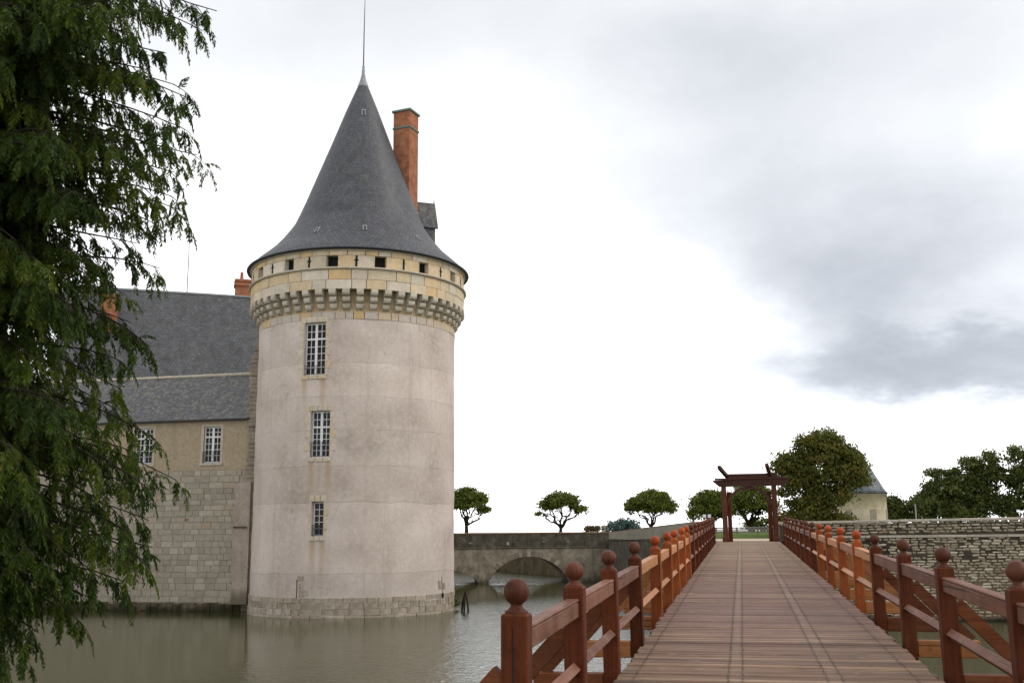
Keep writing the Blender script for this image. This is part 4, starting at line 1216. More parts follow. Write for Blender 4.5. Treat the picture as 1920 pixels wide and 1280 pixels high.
for n_, (a_, X, zc, i) in enumerate(cand):
    me = random.choice(rub[i])
    y = RY + 0.0 + random.uniform(-0.03, 0.02)
    dz = (X - 3.5) * 0.0105 * (zc / 5.0)
    if n_ < 298:
        link('rubble_stone', me, rw, loc=(X - 8, y - RY, zc + dz + random.uniform(-.02, .02)), rot=(0, R(random.uniform(-7, 7)), R(random.uniform(-4, 4))), scale=(random.uniform(.9, 1.1), 1, random.uniform(0.75, 1.2)))
    else:
        b = len(rest.v)
        s_ = random.uniform(.75, 1.2); tl = math.tan(R(random.uniform(-7, 7))); zc += random.uniform(-.02, .02)
        rest.v.extend((v.co.x + X, v.co.y + y, v.co.z * s_ + v.co.x * tl + zc + dz) for v in me.vertices)
        rest.f.extend(tuple(q + b for q in p.vertices) for p in me.polygons)
o = rest.build('small_rubble', M['rubble'], rw); o['kind'] = 'stuff'
MB().cbox((10.08, RY - 0.03, 2.9), (10.18, RY + 0.2, 3.75), 0.01).build('drain_slot', M['dark'], rw)  # solid black box in place of the slot's shaded depth
ft = MB()
for i in range(70):
    xa = 2.2 + 40 * i / 70
    ft.cbox((xa, RY - random.uniform(.1, .45), -0.5), (xa + 0.6, RY + 0.1, random.uniform(0.05, 0.32)), 0.08)
ft.build('mossy_footing', M['mossy'], rw)['kind'] = 'stuff'

# ------------------------------------------------------------------ the wooden bridge
SL = 0.0202346
ZD = lambda y: 2.90 + SL * y
TILT = math.atan(SL)
br = thing('wooden_bridge', (0.25, 2.2, 2.9), 'long plank footbridge with red-brown railings and ball-topped posts', 'bridge')
BO = Vector(br.location)
DX0, DX1 = -1.335, 1.86
pm = []
for k in range(5):
    w = 0.187 - 0.004 * (k % 3)
    mm = MB().cbox((DX0 + random.uniform(-.02, .02), -w / 2, -0.06), (DX1 + random.uniform(-.02, .02), w / 2, 0.0), 0.009)
    # boards are never quite flat
    mm.v = [(x, y, z + 0.0) for x, y, z in mm.v]
    pm.append(mm.mesh('plank', M['deck']))
nails = MB()
y = 2.3
rr = random.Random(4)
while y < 57.25:
    dz = rr.uniform(-0.006, 0.004)
    zz = ZD(y) + dz
    link('plank', rr.choice(pm), br, loc=(-BO.x + rr.uniform(-.018, .018), y - BO.y, zz - BO.z), rot=(TILT + R(rr.uniform(-.5, .5)), R(rr.uniform(-.08, .08)), R(rr.uniform(-.22, .22))))
    for xc in (-1.16, -0.21, -0.07, 0.76, 0.91, 1.63):
        for dy in (-0.052, 0.045):
            px, py = xc + rr.uniform(-.008, .008), y + dy
            r_ = rr.uniform(.009, .014)
            nails.add([(px + r_ * math.cos(t * PI / 3), py + r_ * 1.2 * math.sin(t * PI / 3), ZD(py) + dz + 0.0028) for t in range(6)], [tuple(range(6))])
    y += 0.2015
nails.build('nail_heads', M['nail'], br)['kind'] = 'stuff'
for xc in (-1.15, -0.14, 0.83, 1.62):
    j = MB()
    j.add([(xc - .1, 2.3, ZD(2.3) - .40), (xc + .1, 2.3, ZD(2.3) - .40), (xc + .1, 57, ZD(57) - .40), (xc - .1, 57, ZD(57) - .40), (xc - .1, 2.3, ZD(2.3) - .066), (xc + .1, 2.3, ZD(2.3) - .066), (xc + .1, 57, ZD(57) - .066), (xc - .1, 57, ZD(57) - .066)],
          [(0, 3, 2, 1), (4, 5, 6, 7), (0, 1, 5, 4), (1, 2, 6, 5), (2, 3, 7, 6), (3, 0, 4, 7)])
    j.build('joist', M['wood_dark_y'], br)

LY = [6.5, 8.85, 11.3, 14.05, 17.3, 20.0, 22.45, 25.0, 27.5] + [30.1 + 2.6 * i for i in range(10)]
RYs = [5.75, 8.73, 11.71, 14.55, 17.45, 20.3, 23.25, 26.5, 29.7] + [32.6 + 2.9 * i for i in range(8)]
PW = 0.085
ball_prof = [(0.0, -0.03), (0.074, -0.03), (0.076, 0.0), (0.070, 0.010), (0.054, 0.018), (0.042, 0.030), (0.037, 0.042)]
for t in range(1, 15):
    a = R(-60 + 146 * (t - 1) / 13)
    ball_prof.append((0.082 * math.cos(a), 0.122 + 0.082 * math.sin(a)))
ball_prof += [(0.0, 0.2042)]
bm_ = {}
for key in ('wood_ball', 'wood_new_ball'):
    mm = MB().lathe(ball_prof, 24).mesh('ball_finial', M[key], True)
    bm_[key] = mm


def post_mesh(mat):
    m = MB()
    c = 0.014
    m.cbox((-PW, -PW, -0.75), (PW, PW, 1.068), 0.012)
    return m.mesh('post', mat)


pmz = {True: post_mesh(M['wood_new_z']), False: post_mesh(M['wood_dark_z'])}
for side, xs_, ysl, fresh in ((-1, -1.42, LY, range(4, 9)), (1, 2.05, RYs, range(5, 9))):
    for i, y in enumerate(ysl):
        new = i in fresh
        z = ZD(y)
        lean = R(random.uniform(-.5, .5))
        p = link('post', pmz[new], br, loc=(xs_ - BO.x, y - BO.y, z - BO.z), rot=(lean, R(random.uniform(-.6, .6)), R(random.uniform(-1.5, 1.5))))
        if side == -1 and i == 0:
            # the long drying crack of the nearest post
            MB().add([(-0.012, -PW - .002, 0.98), (-0.004, -PW - .002, 0.99), (0.004, -PW - .002, 0.5), (0.001, -PW - .002, 0.1), (-0.009, -PW - .002, 0.1), (-0.006, -PW - .002, 0.5)], [(0, 1, 2, 3, 4, 5)]).build('drying_crack', M['nail'], p, world=False)
        link('ball_finial', bm_['wood_new_ball' if new else 'wood_ball'], p, loc=(0, 0, 1.075), rot=(0, 0, random.uniform(0, 6)), scale=(random.uniform(.96, 1.04),) * 2 + (random.uniform(.96, 1.03),))
        # outrigger beam and strut outside every post
        bl = 0.86
        xa, xb = (xs_ + PW + .002, xs_ + PW + bl - 0.1) if side == 1 else (xs_ - PW - bl + 0.1, xs_ - PW - .002)
        newb = (i % 4 == 3) or new
        MB().cbox((xa, y - 0.075, z - 0.215), (xb, y + 0.075, z - 0.005), 0.01).build('outrigger_beam', M['wood_new_x' if newb else 'wood_dark_x'], br)
        MB().cbox((DX0 - 0.05, y - 0.08, z - 0.60), (DX1 + 0.05, y + 0.08, z - 0.405), 0.01).build('cross_beam', M['wood_dark_x'], br) if side == 1 else None
        t = 0.068
        x0 = xs_ + side * PW; x1 = xs_ + side * (PW + 0.66)
        zt, zb = z + 0.79, z + 0.0
        dv = Vector((x1 - x0, 0, zb - zt)).normalized(); nv = Vector((-dv.z, 0, dv.x)) * t
        a0 = Vector((x0, 0, zt - .09)); a1 = Vector((x1, 0, zb + .0))
        q = [(a0 + nv), (a1 + nv), (a1 - nv), (a0 - nv)]
        s = MB().prism([(v.x, v.z) for v in q], y - 0.055, y + 0.055, 'y')
        s.build('strut', M['wood_new_x' if new else 'wood_dark_x'], br)
    for i in range(len(ysl) - 1):
        y0, y1 = ysl[i] + PW * 0.96, ysl[i + 1] - PW * 0.96
        new = (i in fresh) or (i + 1 in fresh and i + 1 == fresh[0])
        if side == -1: new = i in range(3, 8)
        mat = M['wood_new_y' if new else 'wood_dark_y']
        ym = (y0 + y1) / 2; L_ = y1 - y0
        tm = Matrix.Translation((xs_, ym, ZD(ym))) @ Matrix.Rotation(TILT, 4, 'X')
        r = MB().cbox((-0.05, -L_ / 2, 0.82), (0.05, L_ / 2, 0.945), 0.008)
        r.cbox((-0.055, -L_ / 2, 0.948), (0.055, L_ / 2, 0.972), 0.008)
        rl = MB(); rl.v = [tuple(tm @ Vector(v)) for v in r.v]; rl.f = r.f
        rl.build('top_rail', mat, br)
        dmd = tm @ Matrix.Translation((0, 0, 0.40)) @ Matrix.Rotation(R(45), 4, 'Y')
        MB().cbox((-0.042, -L_ / 2, -0.042), (0.042, L_ / 2, 0.042), 0.005, dmd).build('middle_rail', mat, br)
# pile bents under the deck
for y in (14.5, 24.5, 34.5, 44.5, 53):
    for xc in (-1.0, 0.25, 1.5):
        MB().tube([(xc, y, -1.0), (xc, y, ZD(y) - 0.41)], 0.15, 10).build('pile', M['wood_dark_z'], br)

# ------------------------------------------------------------------ gateway at the far end
gw = thing('wooden_gateway', (0.35, 55.6, 4.03), 'dark timber drawbridge gateway at the far end of the footbridge', 'gateway')
gz = 4.02
for xc in (-0.86, 1.70):
    p = MB().cbox((xc - 0.13, 55.35, gz), (xc + 0.13, 55.62, 7.0), 0.02).build('post', M['gate_wood_z'], gw)
    MB().cbox((xc - 0.17, 55.30, gz), (xc + 0.17, 55.67, gz + 0.25), 0.02).build('post_shoe', M['gate_wood_z'], p)
    MB().cbox((xc + (0.14 if xc < 0 else -0.36), 55.66, gz), (xc + (0.36 if xc < 0 else -0.14), 55.95, 6.6), 0.02).build('inner_post', M['wood_dark_z'], gw)
lt = MB().prism([(-1.42, 7.16), (-1.40, 7.20), (2.52, 7.24), (2.54, 7.20), (2.22, 6.88), (-1.08, 6.86)], 55.30, 55.66, 'y')
lt.build('lintel', M['gate_wood_x'], gw)
MB().cbox((-1.30, 55.24, 7.225), (2.42, 55.72, 7.30), 0.015).build('lintel_cap', M['gate_wood_x'], gw)
MB().cbox((-0.62, 55.28, 7.30), (1.92, 55.68, 7.52), 0.02).build('upper_beam', M['gate_wood_x'], gw)
for xt, xb, zt in ((-1.02, -0.55, 7.82), (1.36, 1.62, 7.88)):
    v0 = Vector((xb, 55.9, 7.28)); v1 = Vector((xt, 53.9, zt - 0.02))
    d = (v1 - v0).normalized(); u = d.cross(Vector((0, 0, 1))).normalized() * 0.085; w = d.cross(u).normalized() * 0.085
    m = MB()
    m.add([v0 + u + w, v0 - u + w, v0 - u - w, v0 + u - w, v1 + u + w, v1 - u + w, v1 - u - w, v1 + u - w], [(0, 1, 2, 3), (4, 7, 6, 5), (0, 4, 5, 1), (1, 5, 6, 2), (2, 6, 7, 3), (3, 7, 4, 0)])
    m.build('balance_arm', M['gate_wood_x'], gw)
for side in (-1, 1):
    inner, outer = [], []
    cx = 0.42
    for k in range(13):
        a = R(90 * k / 12)
        xo = 1.14 * math.cos(a); zo = 0.98 * math.sin(a)
        xi = 1.00 * math.cos(a); zi = 0.84 * math.sin(a)
        outer.append((cx + side * xo, 5.88 + zo)); inner.append((cx + side * xi, 5.88 + zi))
    MB().prism(outer + inner[::-1], 55.40, 55.58, 'y').build('curved_brace', M['gate_wood_x'], gw)

# ------------------------------------------------------------------ beyond the gate
fence = thing('low_fence', (0, 78.5, 4.36), 'low grey timber fence behind the lawn beyond the gateway', 'fence')
for i in range(9):
    x = -3.4 + i * 1.5
    MB().cbox((x - .07, 78.43, 4.33), (x + .07, 78.57, 4.86), 0.015).build('post', M['fence_wood'], fence)
    if i < 8:
        for zc in (4.50, 4.66, 4.80):
            MB().cbox((x + .07, 78.46, zc - .055), (x + 1.43, 78.54, zc + .05), 0.01).build('rail', M['fence_wood'], fence)
sg = thing('sign_board', (-1.95, 60.6, 4.0), 'small white double sign board on a dark post left of the gateway', 'sign')
MB().cbox((-0.05, -0.05, 0), (0.05, 0.05, 1.58), 0.008).build('post', M['iron'], sg, world=False)
for x0, x1 in ((-0.23, -0.055), (0.055, 0.23)):
    MB().cbox((x0, -0.06, 1.34), (x1, -0.03, 1.52), 0.004).build('panel', M['sign_white'], sg, world=False)
pole = thing('white_pole', (10.82, 70.0, 4.2), 'thin pale pole standing behind the rubble wall', 'pole')
MB().tube([(0, 0, 0), (0.0, 0, 1.95)], [0.045, 0.04], 8).build('shaft', M['fence_wood'], pole, world=False)
MB().cbox((-.09, -.09, 0), (.09, .09, 0.05), 0.01).build('foot', M['fence_wood'], pole, world=False)

FT = (9.95, 92.0)
ft_ = thing('far_tower', (FT[0], FT[1], 4.2), 'small pale round tower with slate cone roof behind the big tree', 'tower')
rr_ = 2.0
wall_ = MB().lathe([(rr_ * 1.02, -0.3), (rr_, 2.0), (rr_, 3.18), (rr_ * 1.04, 3.2), (rr_ * 1.04, 3.36)], 48).build('wall', M['far_wall'], ft_, world=False, smooth=True)
MB().lathe([(rr_ * 1.0, 3.3), (rr_ * 1.10, 3.33), (rr_ * 0.95, 3.72), (rr_ * 0.74, 4.5), (rr_ * 0.46, 5.55), (rr_ * 0.20, 6.5), (0.03, 7.1)], 48).build('roof', M['far_slate'], ft_, world=False, smooth=True)
MB().tube([(0, 0, 7.0), (0, 0, 7.4)], [0.05, 0.015], 6).build('finial', M['lead'], ft_, world=False)
for th in (-38, 20, 70):
    o = MB().cbox((-0.28, -0.02, 0), (0.28, 0.25, 1.1), 0.02).build('blocked_window', M['mortar'], ft_, world=False)
    o.location = (rr_ * math.sin(R(th)), -rr_ * math.cos(R(th)), 0.95); o.rotation_euler = (0, 0, R(th))


# ------------------------------------------------------------------ trees
def rand_dirs(n, rg):
    v = rg.normal(size=(n, 3)); return v / np.linalg.norm(v, axis=1, keepdims=True)


def leaf_quads(P, size, rg, elong=1.5, droop=0.3):
    n = len(P)
    u = rand_dirs(n, rg); u[:, 2] -= droop; u /= np.linalg.norm(u, axis=1, keepdims=True)
    w = np.cross(u, rand_dirs(n, rg)); w /= np.linalg.norm(w, axis=1, keepdims=True) + 1e-9
    s = (size * rg.uniform(0.6, 1.3, n))[:, None]
    a = P - u * s * 0.5 * elong; b = P + w * s * 0.42; c = P + u * s * 0.5 * elong; d = P - w * s * 0.42
    return np.stack([a, b, c, d], axis=1)


def limb(m, a, b, r0, r1, rg, wob=0.12, n=6):
    a, b = np.array(a), np.array(b)
    ln = np.linalg.norm(b - a)
    path = []
    for i in range(n + 1):
        t = i / n
        p = a + (b - a) * t
        if 0 < i: p = p + rg.normal(size=3) * wob * ln * 0.12 * math.sin(PI * t)
        path.append(tuple(p))
    m.tube(path, [r0 + (r1 - r0) * i / n for i in range(n + 1)], 7)
    return path


def tree(name, base, lobes, label, leafmat, seed, trunk_h, trunk_r, forks=4, leaf=0.22, clusters=110, per=60, sig=0.34, group=None, hollow=0.62, cat='tree', strays=10):
    rg = np.random.default_rng(seed)
    t = thing(name, base, label, cat, group)
    lob = np.array(lobes, float)
    bx = MB()
    top = (rg.normal() * 0.08 * trunk_h, rg.normal() * 0.08, trunk_h)
    bx.tube([(0, 0, -0.3), (top[0] * .3, top[1] * .3, trunk_h * 0.5), top], [trunk_r * 1.35, trunk_r, trunk_r * 0.85], 9)
    bx.build('trunk', M['bark'], t, world=False, smooth=True)
    lm = MB()
    order = list(range(len(lob)))
    for k in range(forks):
        L_ = lob[order[k % len(lob)]]
        tip = L_[:3] + rg.normal(size=3) * L_[3:] * 0.35
        st_ = (top[0], top[1], top[2] * rg.uniform(0.82, 0.98))
        pth = limb(lm, st_, tip, trunk_r * 0.62, trunk_r * 0.18, rg, 0.5)
        for q in range(4):
            s0 = np.array(pth[rg.integers(2, 6)])
            e0 = s0 + (lob[rg.integers(len(lob)), :3] - s0) * 0.25 + rg.normal(size=3) * L_[3:] * 0.42 + np.array([0, 0, 0.2])
            limb(lm, s0, e0, trunk_r * 0.24, trunk_r * 0.06, rg, 0.5, 4)
    lm.build('limbs', M['bark'], t, world=False, smooth=True)
    # clumps of leaves over the lobes, thinner inside
    vol = (lob[:, 3] * lob[:, 4] * lob[:, 5]) ** (2 / 3.)
    which = rg.choice(len(lob), size=clusters, p=vol / vol.sum())
    d = rand_dirs(clusters, rg); d[:, 2] = np.where(d[:, 2] < -0.55, -d[:, 2] * 0.6, d[:, 2])
    rad = hollow + (1 - hollow) * rg.random(clusters) ** 0.6
    cen = lob[which, :3] + d * lob[which, 3:] * rad[:, None]
    P, T = [], []
    for c in cen:
        n = int(per * rg.uniform(0.5, 1.4)); s = sig * rg.uniform(0.65, 1.3)
        off = rg.normal(size=(n, 3)) * s * np.array([1.0, 1.0, 0.62])
        P.append(c + off); T.append(np.clip(rg.normal(rg.uniform(0.2, 0.7), 0.16, n), 0, 1))
    for k in range(strays):        # single shoots standing out of the outline
        L_ = lob[rg.integers(len(lob))]; dd = rand_dirs(1, rg)[0]; dd[2] = abs(dd[2]) * 0.7
        c = L_[:3] + dd * L_[3:] * rg.uniform(1.02, 1.2)
        P.append(c + rg.normal(size=(14, 3)) * sig * 0.45); T.append(rg.uniform(0.3, 0.8, 14))
    P = np.concatenate(P); T = np.concatenate(T)
    link('crown', quads_mesh('crown', leaf_quads(P, leaf, rg), T, M[leafmat]), t)
    return t


# pollards on the far bank, left to right
tree('pollard_tree', (-36.9, 138, 3.97), [(0.2, 0, 4.6, 2.3, 2.1, 1.5), (-1.2, 0.3, 5.0, 1.8, 1.7, 1.3), (1.3, -.2, 4.9, 1.7, 1.7, 1.3), (0, 0, 5.6, 1.7, 1.6, 1.0), (2.3, 0, 3.6, .8, .9, .6)],
     'small pollard tree with forked trunk just right of the round tower', 'leaf_plane', 31, 1.5, 0.28, 7, 0.21, 190, 70, 0.30, 'pollard trees on the far bank')
tree('pollard_tree', (-23.9, 138, 3.97), [(0, 0, 4.3, 2.3, 2.0, 1.3), (-1.5, 0.2, 4.2, 1.4, 1.4, 1.0), (1.5, -.2, 4.6, 1.4, 1.4, 1.1), (0, 0, 5.1, 1.8, 1.6, 0.9), (-2.6, 0, 3.0, .7, .8, .5), (2.8, 0, 3.4, .7, .8, .7)],
     'loose airy pollard tree above the middle of the stone bridge', 'leaf_plane', 32, 1.1, 0.26, 7, 0.20, 165, 60, 0.29, 'pollard trees on the far bank', strays=22)
tree('pollard_tree', (-11.8, 138, 3.97), [(0, 0, 4.0, 3.0, 2.4, 1.5), (-1.6, 0.2, 3.6, 1.9, 1.6, 1.1), (1.7, -.2, 3.7, 1.8, 1.6, 1.1), (0.2, 0, 4.9, 2.1, 1.9, 1.1)],
     'dense dome-shaped pollard tree above the pale ramp parapet', 'leaf_plane', 33, 1.4, 0.25, 6, 0.21, 240, 70, 0.30, 'pollard trees on the far bank')
tree('rounded_tree', (-3.2, 105, 4.35), [(0, 0, 2.6, 1.9, 1.9, 1.5), (-0.6, 0, 1.9, 1.5, 1.6, 1.1), (0.3, 0, 3.3, 1.5, 1.5, 0.9), (1.0, 0, 2.2, 1.3, 1.3, 1.1)],
     'round green tree left of the gateway post', 'leaf_plane', 34, 1.0, 0.2, 5, 0.16, 170, 72, 0.27)
tree('spreading_tree', (0.9, 108, 4.35), [(0, 0, 3.0, 2.4, 2.2, 1.7), (-1.3, 0, 2.4, 1.5, 1.5, 1.3), (1.5, 0, 2.4, 1.5, 1.6, 1.2), (0.2, 0, 4.0, 1.7, 1.7, 1.0)],
     'spreading tree seen through the timber gateway', 'leaf_plane', 35, 0.9, 0.3, 6, 0.16, 190, 72, 0.28)
tree('low_shrub', (2.6, 112, 4.35), [(0, 0, 0.8, 1.6, 1.0, 0.7), (1.2, 0, 0.9, 1.0, 1.0, 0.8), (-1.3, 0, 0.7, 1.1, 1.0, 0.6)],
     'low green shrub under the tree seen through the gateway', 'leaf_plane', 36, 0.4, 0.08, 3, 0.18, 60, 40, 0.25, cat='shrub')
tree('chestnut_tree', (5.5, 74, 4.3), [(0, 0, 4.5, 2.5, 2.4, 1.9), (-1.3, -.2, 3.0, 1.6, 1.6, 1.6), (1.5, 0, 3.7, 1.5, 1.5, 0.9), (0.1, 0, 5.9, 1.8, 1.7, 1.2), (-1.7, 0, 4.6, 1.3, 1.4, 1.2), (1.7, .1, 4.7, 1.3, 1.4, 1.2), (-0.9, 0, 1.6, 1.7, 1.7, 1.3), (2.4, 0, 3.4, .7, .8, .5), (-0.2, 0, 0.9, 1.9, 1.6, 0.9), (0.75, -.2, 2.5, 1.1, 1.2, 0.9)],
     'big rounded tree with browning leaves right of the gateway', 'leaf_chestnut', 37, 2.0, 0.32, 8, 0.15, 600, 74, 0.26, hollow=0.42, strays=40)
grove = [((13.0, 96, 4.35), [(0, 0, 1.4, 1.0, 1.1, 1.5), (-.7, 0, 1.8, .8, .9, 1.1)], 'small dark tree beside the far tower', 38, 90),
         ((15.0, 96, 4.35), [(0, 0, 1.6, 1.7, 1.5, 1.4), (1.0, 0, 2.0, 1.2, 1.2, 1.2)], 'low dark bushy tree behind the white pole', 39, 120),
         ((17.4, 97, 4.35), [(-.2, 0, 3.6, 1.7, 1.6, 1.4), (-1.3, 0, 2.4, 1.3, 1.2, 1.1), (0.7, 0, 4.7, 0.9, 1.0, 0.8), (-.6, 0, 4.9, 0.8, 0.9, 0.6), (0.4, 0, 1.4, 2.2, 1.6, 1.3), (1.3, 0, 3.2, .9, .9, .8)], 'mid-height dark tree left of the tallest grove tree', 40, 230),
         ((20.9, 98, 4.35), [(0, 0, 4.2, 1.5, 1.5, 1.5), (-.9, 0, 5.6, .9, 1.0, .9), (.7, 0, 6.3, .8, .8, .9), (1.2, 0, 5.0, .8, .9, .8), (0, 0, 2.0, 2.2, 1.8, 1.5), (-1.4, 0, 3.8, .9, .9, .8)], 'tallest twin-topped dark tree of the grove behind the rubble wall', 41, 250),
         ((24.3, 97, 4.35), [(0, 0, 4.0, 1.6, 1.6, 1.8), (-.6, 0, 6.3, .8, .9, .9), (.7, 0, 5.7, 1.1, 1.1, 1.0), (0, 0, 1.8, 2.3, 1.8, 1.5), (-1.2, 0, 4.4, .8, .9, .8)], 'dark tree at the right edge of the grove', 42, 250),
         ((28.0, 98, 4.35), [(0, 0, 4.0, 2.2, 2.0, 2.3), (.4, 0, 6.0, 1.6, 1.4, 1.4), (0, 0, 1.8, 2.6, 2.0, 1.7)], 'dark tree beyond the right edge tree of the grove', 43, 200),
         ((19.0, 104, 4.35), [(0, 0, 2.2, 3.0, 1.5, 1.9), (3.2, 0, 2.2, 2.6, 1.5, 2.0)], 'broad dark thicket filling in behind the grove trees', 44, 160)]
for base, lobes, lab, sd, ncl in grove:
    tree('grove_tree', base, lobes, lab, 'leaf_dark', sd, 1.6, 0.2, 5, 0.17, int(ncl * 0.8), 76, 0.27, 'grove behind the rubble wall', hollow=0.5, strays=26)
tree('shrub', (-12.6, 112, 4.0), [(0, 0, 0.9, 1.5, 1.2, 1.0), (-1.0, 0, 0.7, 1.0, 1.0, 0.8), (1.2, 0, 0.8, 1.2, 1.0, 0.9)],
     'bluish green shrub behind the pale ramp parapet', 'leaf_blue', 45, 0.4, 0.08, 3, 0.16, 90, 50, 0.25, cat='shrub')
tree('shrub', (-14.3, 100.6, 4.0), [(0, 0, 0.75, 0.9, 0.5, 0.35), (0.4, 0, 0.9, 0.4, 0.4, 0.25)],
     'small brownish shrub by the stone bridge end', 'leaf_brown', 46, 0.4, 0.05, 3, 0.12, 40, 40, 0.16, cat='shrub')
# weeds and stakes at the water's edge right of the tower
tree('waterside_weed', (-17.75, 62.4, -0.05), [(0, 0, 0.5, 0.35, 0.4, 0.55), (0.2, 0, 0.25, 0.35, 0.4, 0.3), (-0.1, 0, 0.95, 0.22, 0.25, 0.3)],
     'green weed growing on the right foot of the round tower', 'leaf_weed', 47, 0.25, 0.02, 4, 0.11, 46, 26, 0.12, cat='plant')
stk = thing('stake_cluster', (-16.45, 61.0, 0), 'three dark leaning stakes standing in the water beside the tower', 'stake')
for dx, dy, tx in ((-0.24, 0.1, 0.02), (0.0, -0.1, 0.03), (0.28, 0.05, 0.06)):
    MB().tube([(dx, dy, -0.5), (dx * 0.55 + tx * .5, dy * .5, 0.5), (tx, 0, 1.1 + dx * .2)], [0.07, 0.06, 0.05], 7).build('stake', M['bark'], stk, world=False)

# ------------------------------------------------------------------ the bald cypress in the left foreground
CY = np.array([-11.6, 12.0, 1.55])
cyp = thing('cypress_tree', tuple(CY), 'tall dark green conifer with drooping feathery boughs in the left foreground', 'tree')
EDGE_TIPS = [(-6.74, 11.9, 11.8), (-6.98, 11.92, 11.54), (-6.84, 11.09, 11.29), (-6.89, 10.62, 10.58), (-6.65, 10.22, 10.05), (-6.75, 11.27, 10.19), (-6.97, 11.14, 10.36), (-6.4, 10.63, 9.45), (-6.55, 10.6, 9.35), (-7.57, 12.98, 10.1), (-7.36, 12.15, 9.49), (-6.9, 11.23, 8.87), (-7.09, 11.83, 8.81), (-8.09, 13.0, 8.99), (-8.31, 12.7, 8.67), (-8.03, 12.8, 8.33), (-7.77, 11.57, 7.79), (-8.04, 11.8, 7.53), (-8.03, 12.46, 7.46), (-7.04, 11.13, 6.9), (-8.08, 12.14, 6.87), (-7.69, 11.5, 6.48), (-8.53, 13.02, 6.34), (-7.08, 11.29, 5.82), (-8.02, 12.75, 5.66), (-7.9, 13.47, 5.4), (-7.21, 11.8, 5.11), (-8.23, 13.38, 4.76), (-8.24, 13.3, 4.39), (-7.07, 11.2, 4.3), (-8.42, 12.63, 4.4), (-7.2, 11.05, 4.03), (-8.2, 12.07, 3.77), (-8.2, 11.82, 3.59), (-8.12, 11.06, 3.44), (-8.46, 11.23, 3.36), (-9.45, 12.14, 3.12), (-8.67, 10.99, 3.01), (-8.25, 10.81, 3.88), (-8.79, 12.33, 3.99), (-8.82, 11.45, 4.69), (-9.04, 12.51, 4.48), (-7.8, 11.45, 4.13), (-8.1, 11.5, 3.71), (-9.19, 12.39, 3.89), (-8.99, 11.52, 4.26), (-8.03, 12.21, 4.92), (-7.52, 11.62, 5.3), (-7.46, 10.9, 5.49), (-8.73, 13.11, 5.97), (-7.29, 11.29, 4.61), (-8.59, 12.68, 7.36), (-7.84, 11.36, 8.06), (-8.45, 12.6, 9.21), (-7.45, 11.29, 9.3), (-8.22, 12.17, 10.48), (-7.64, 11.06, 10.69)]
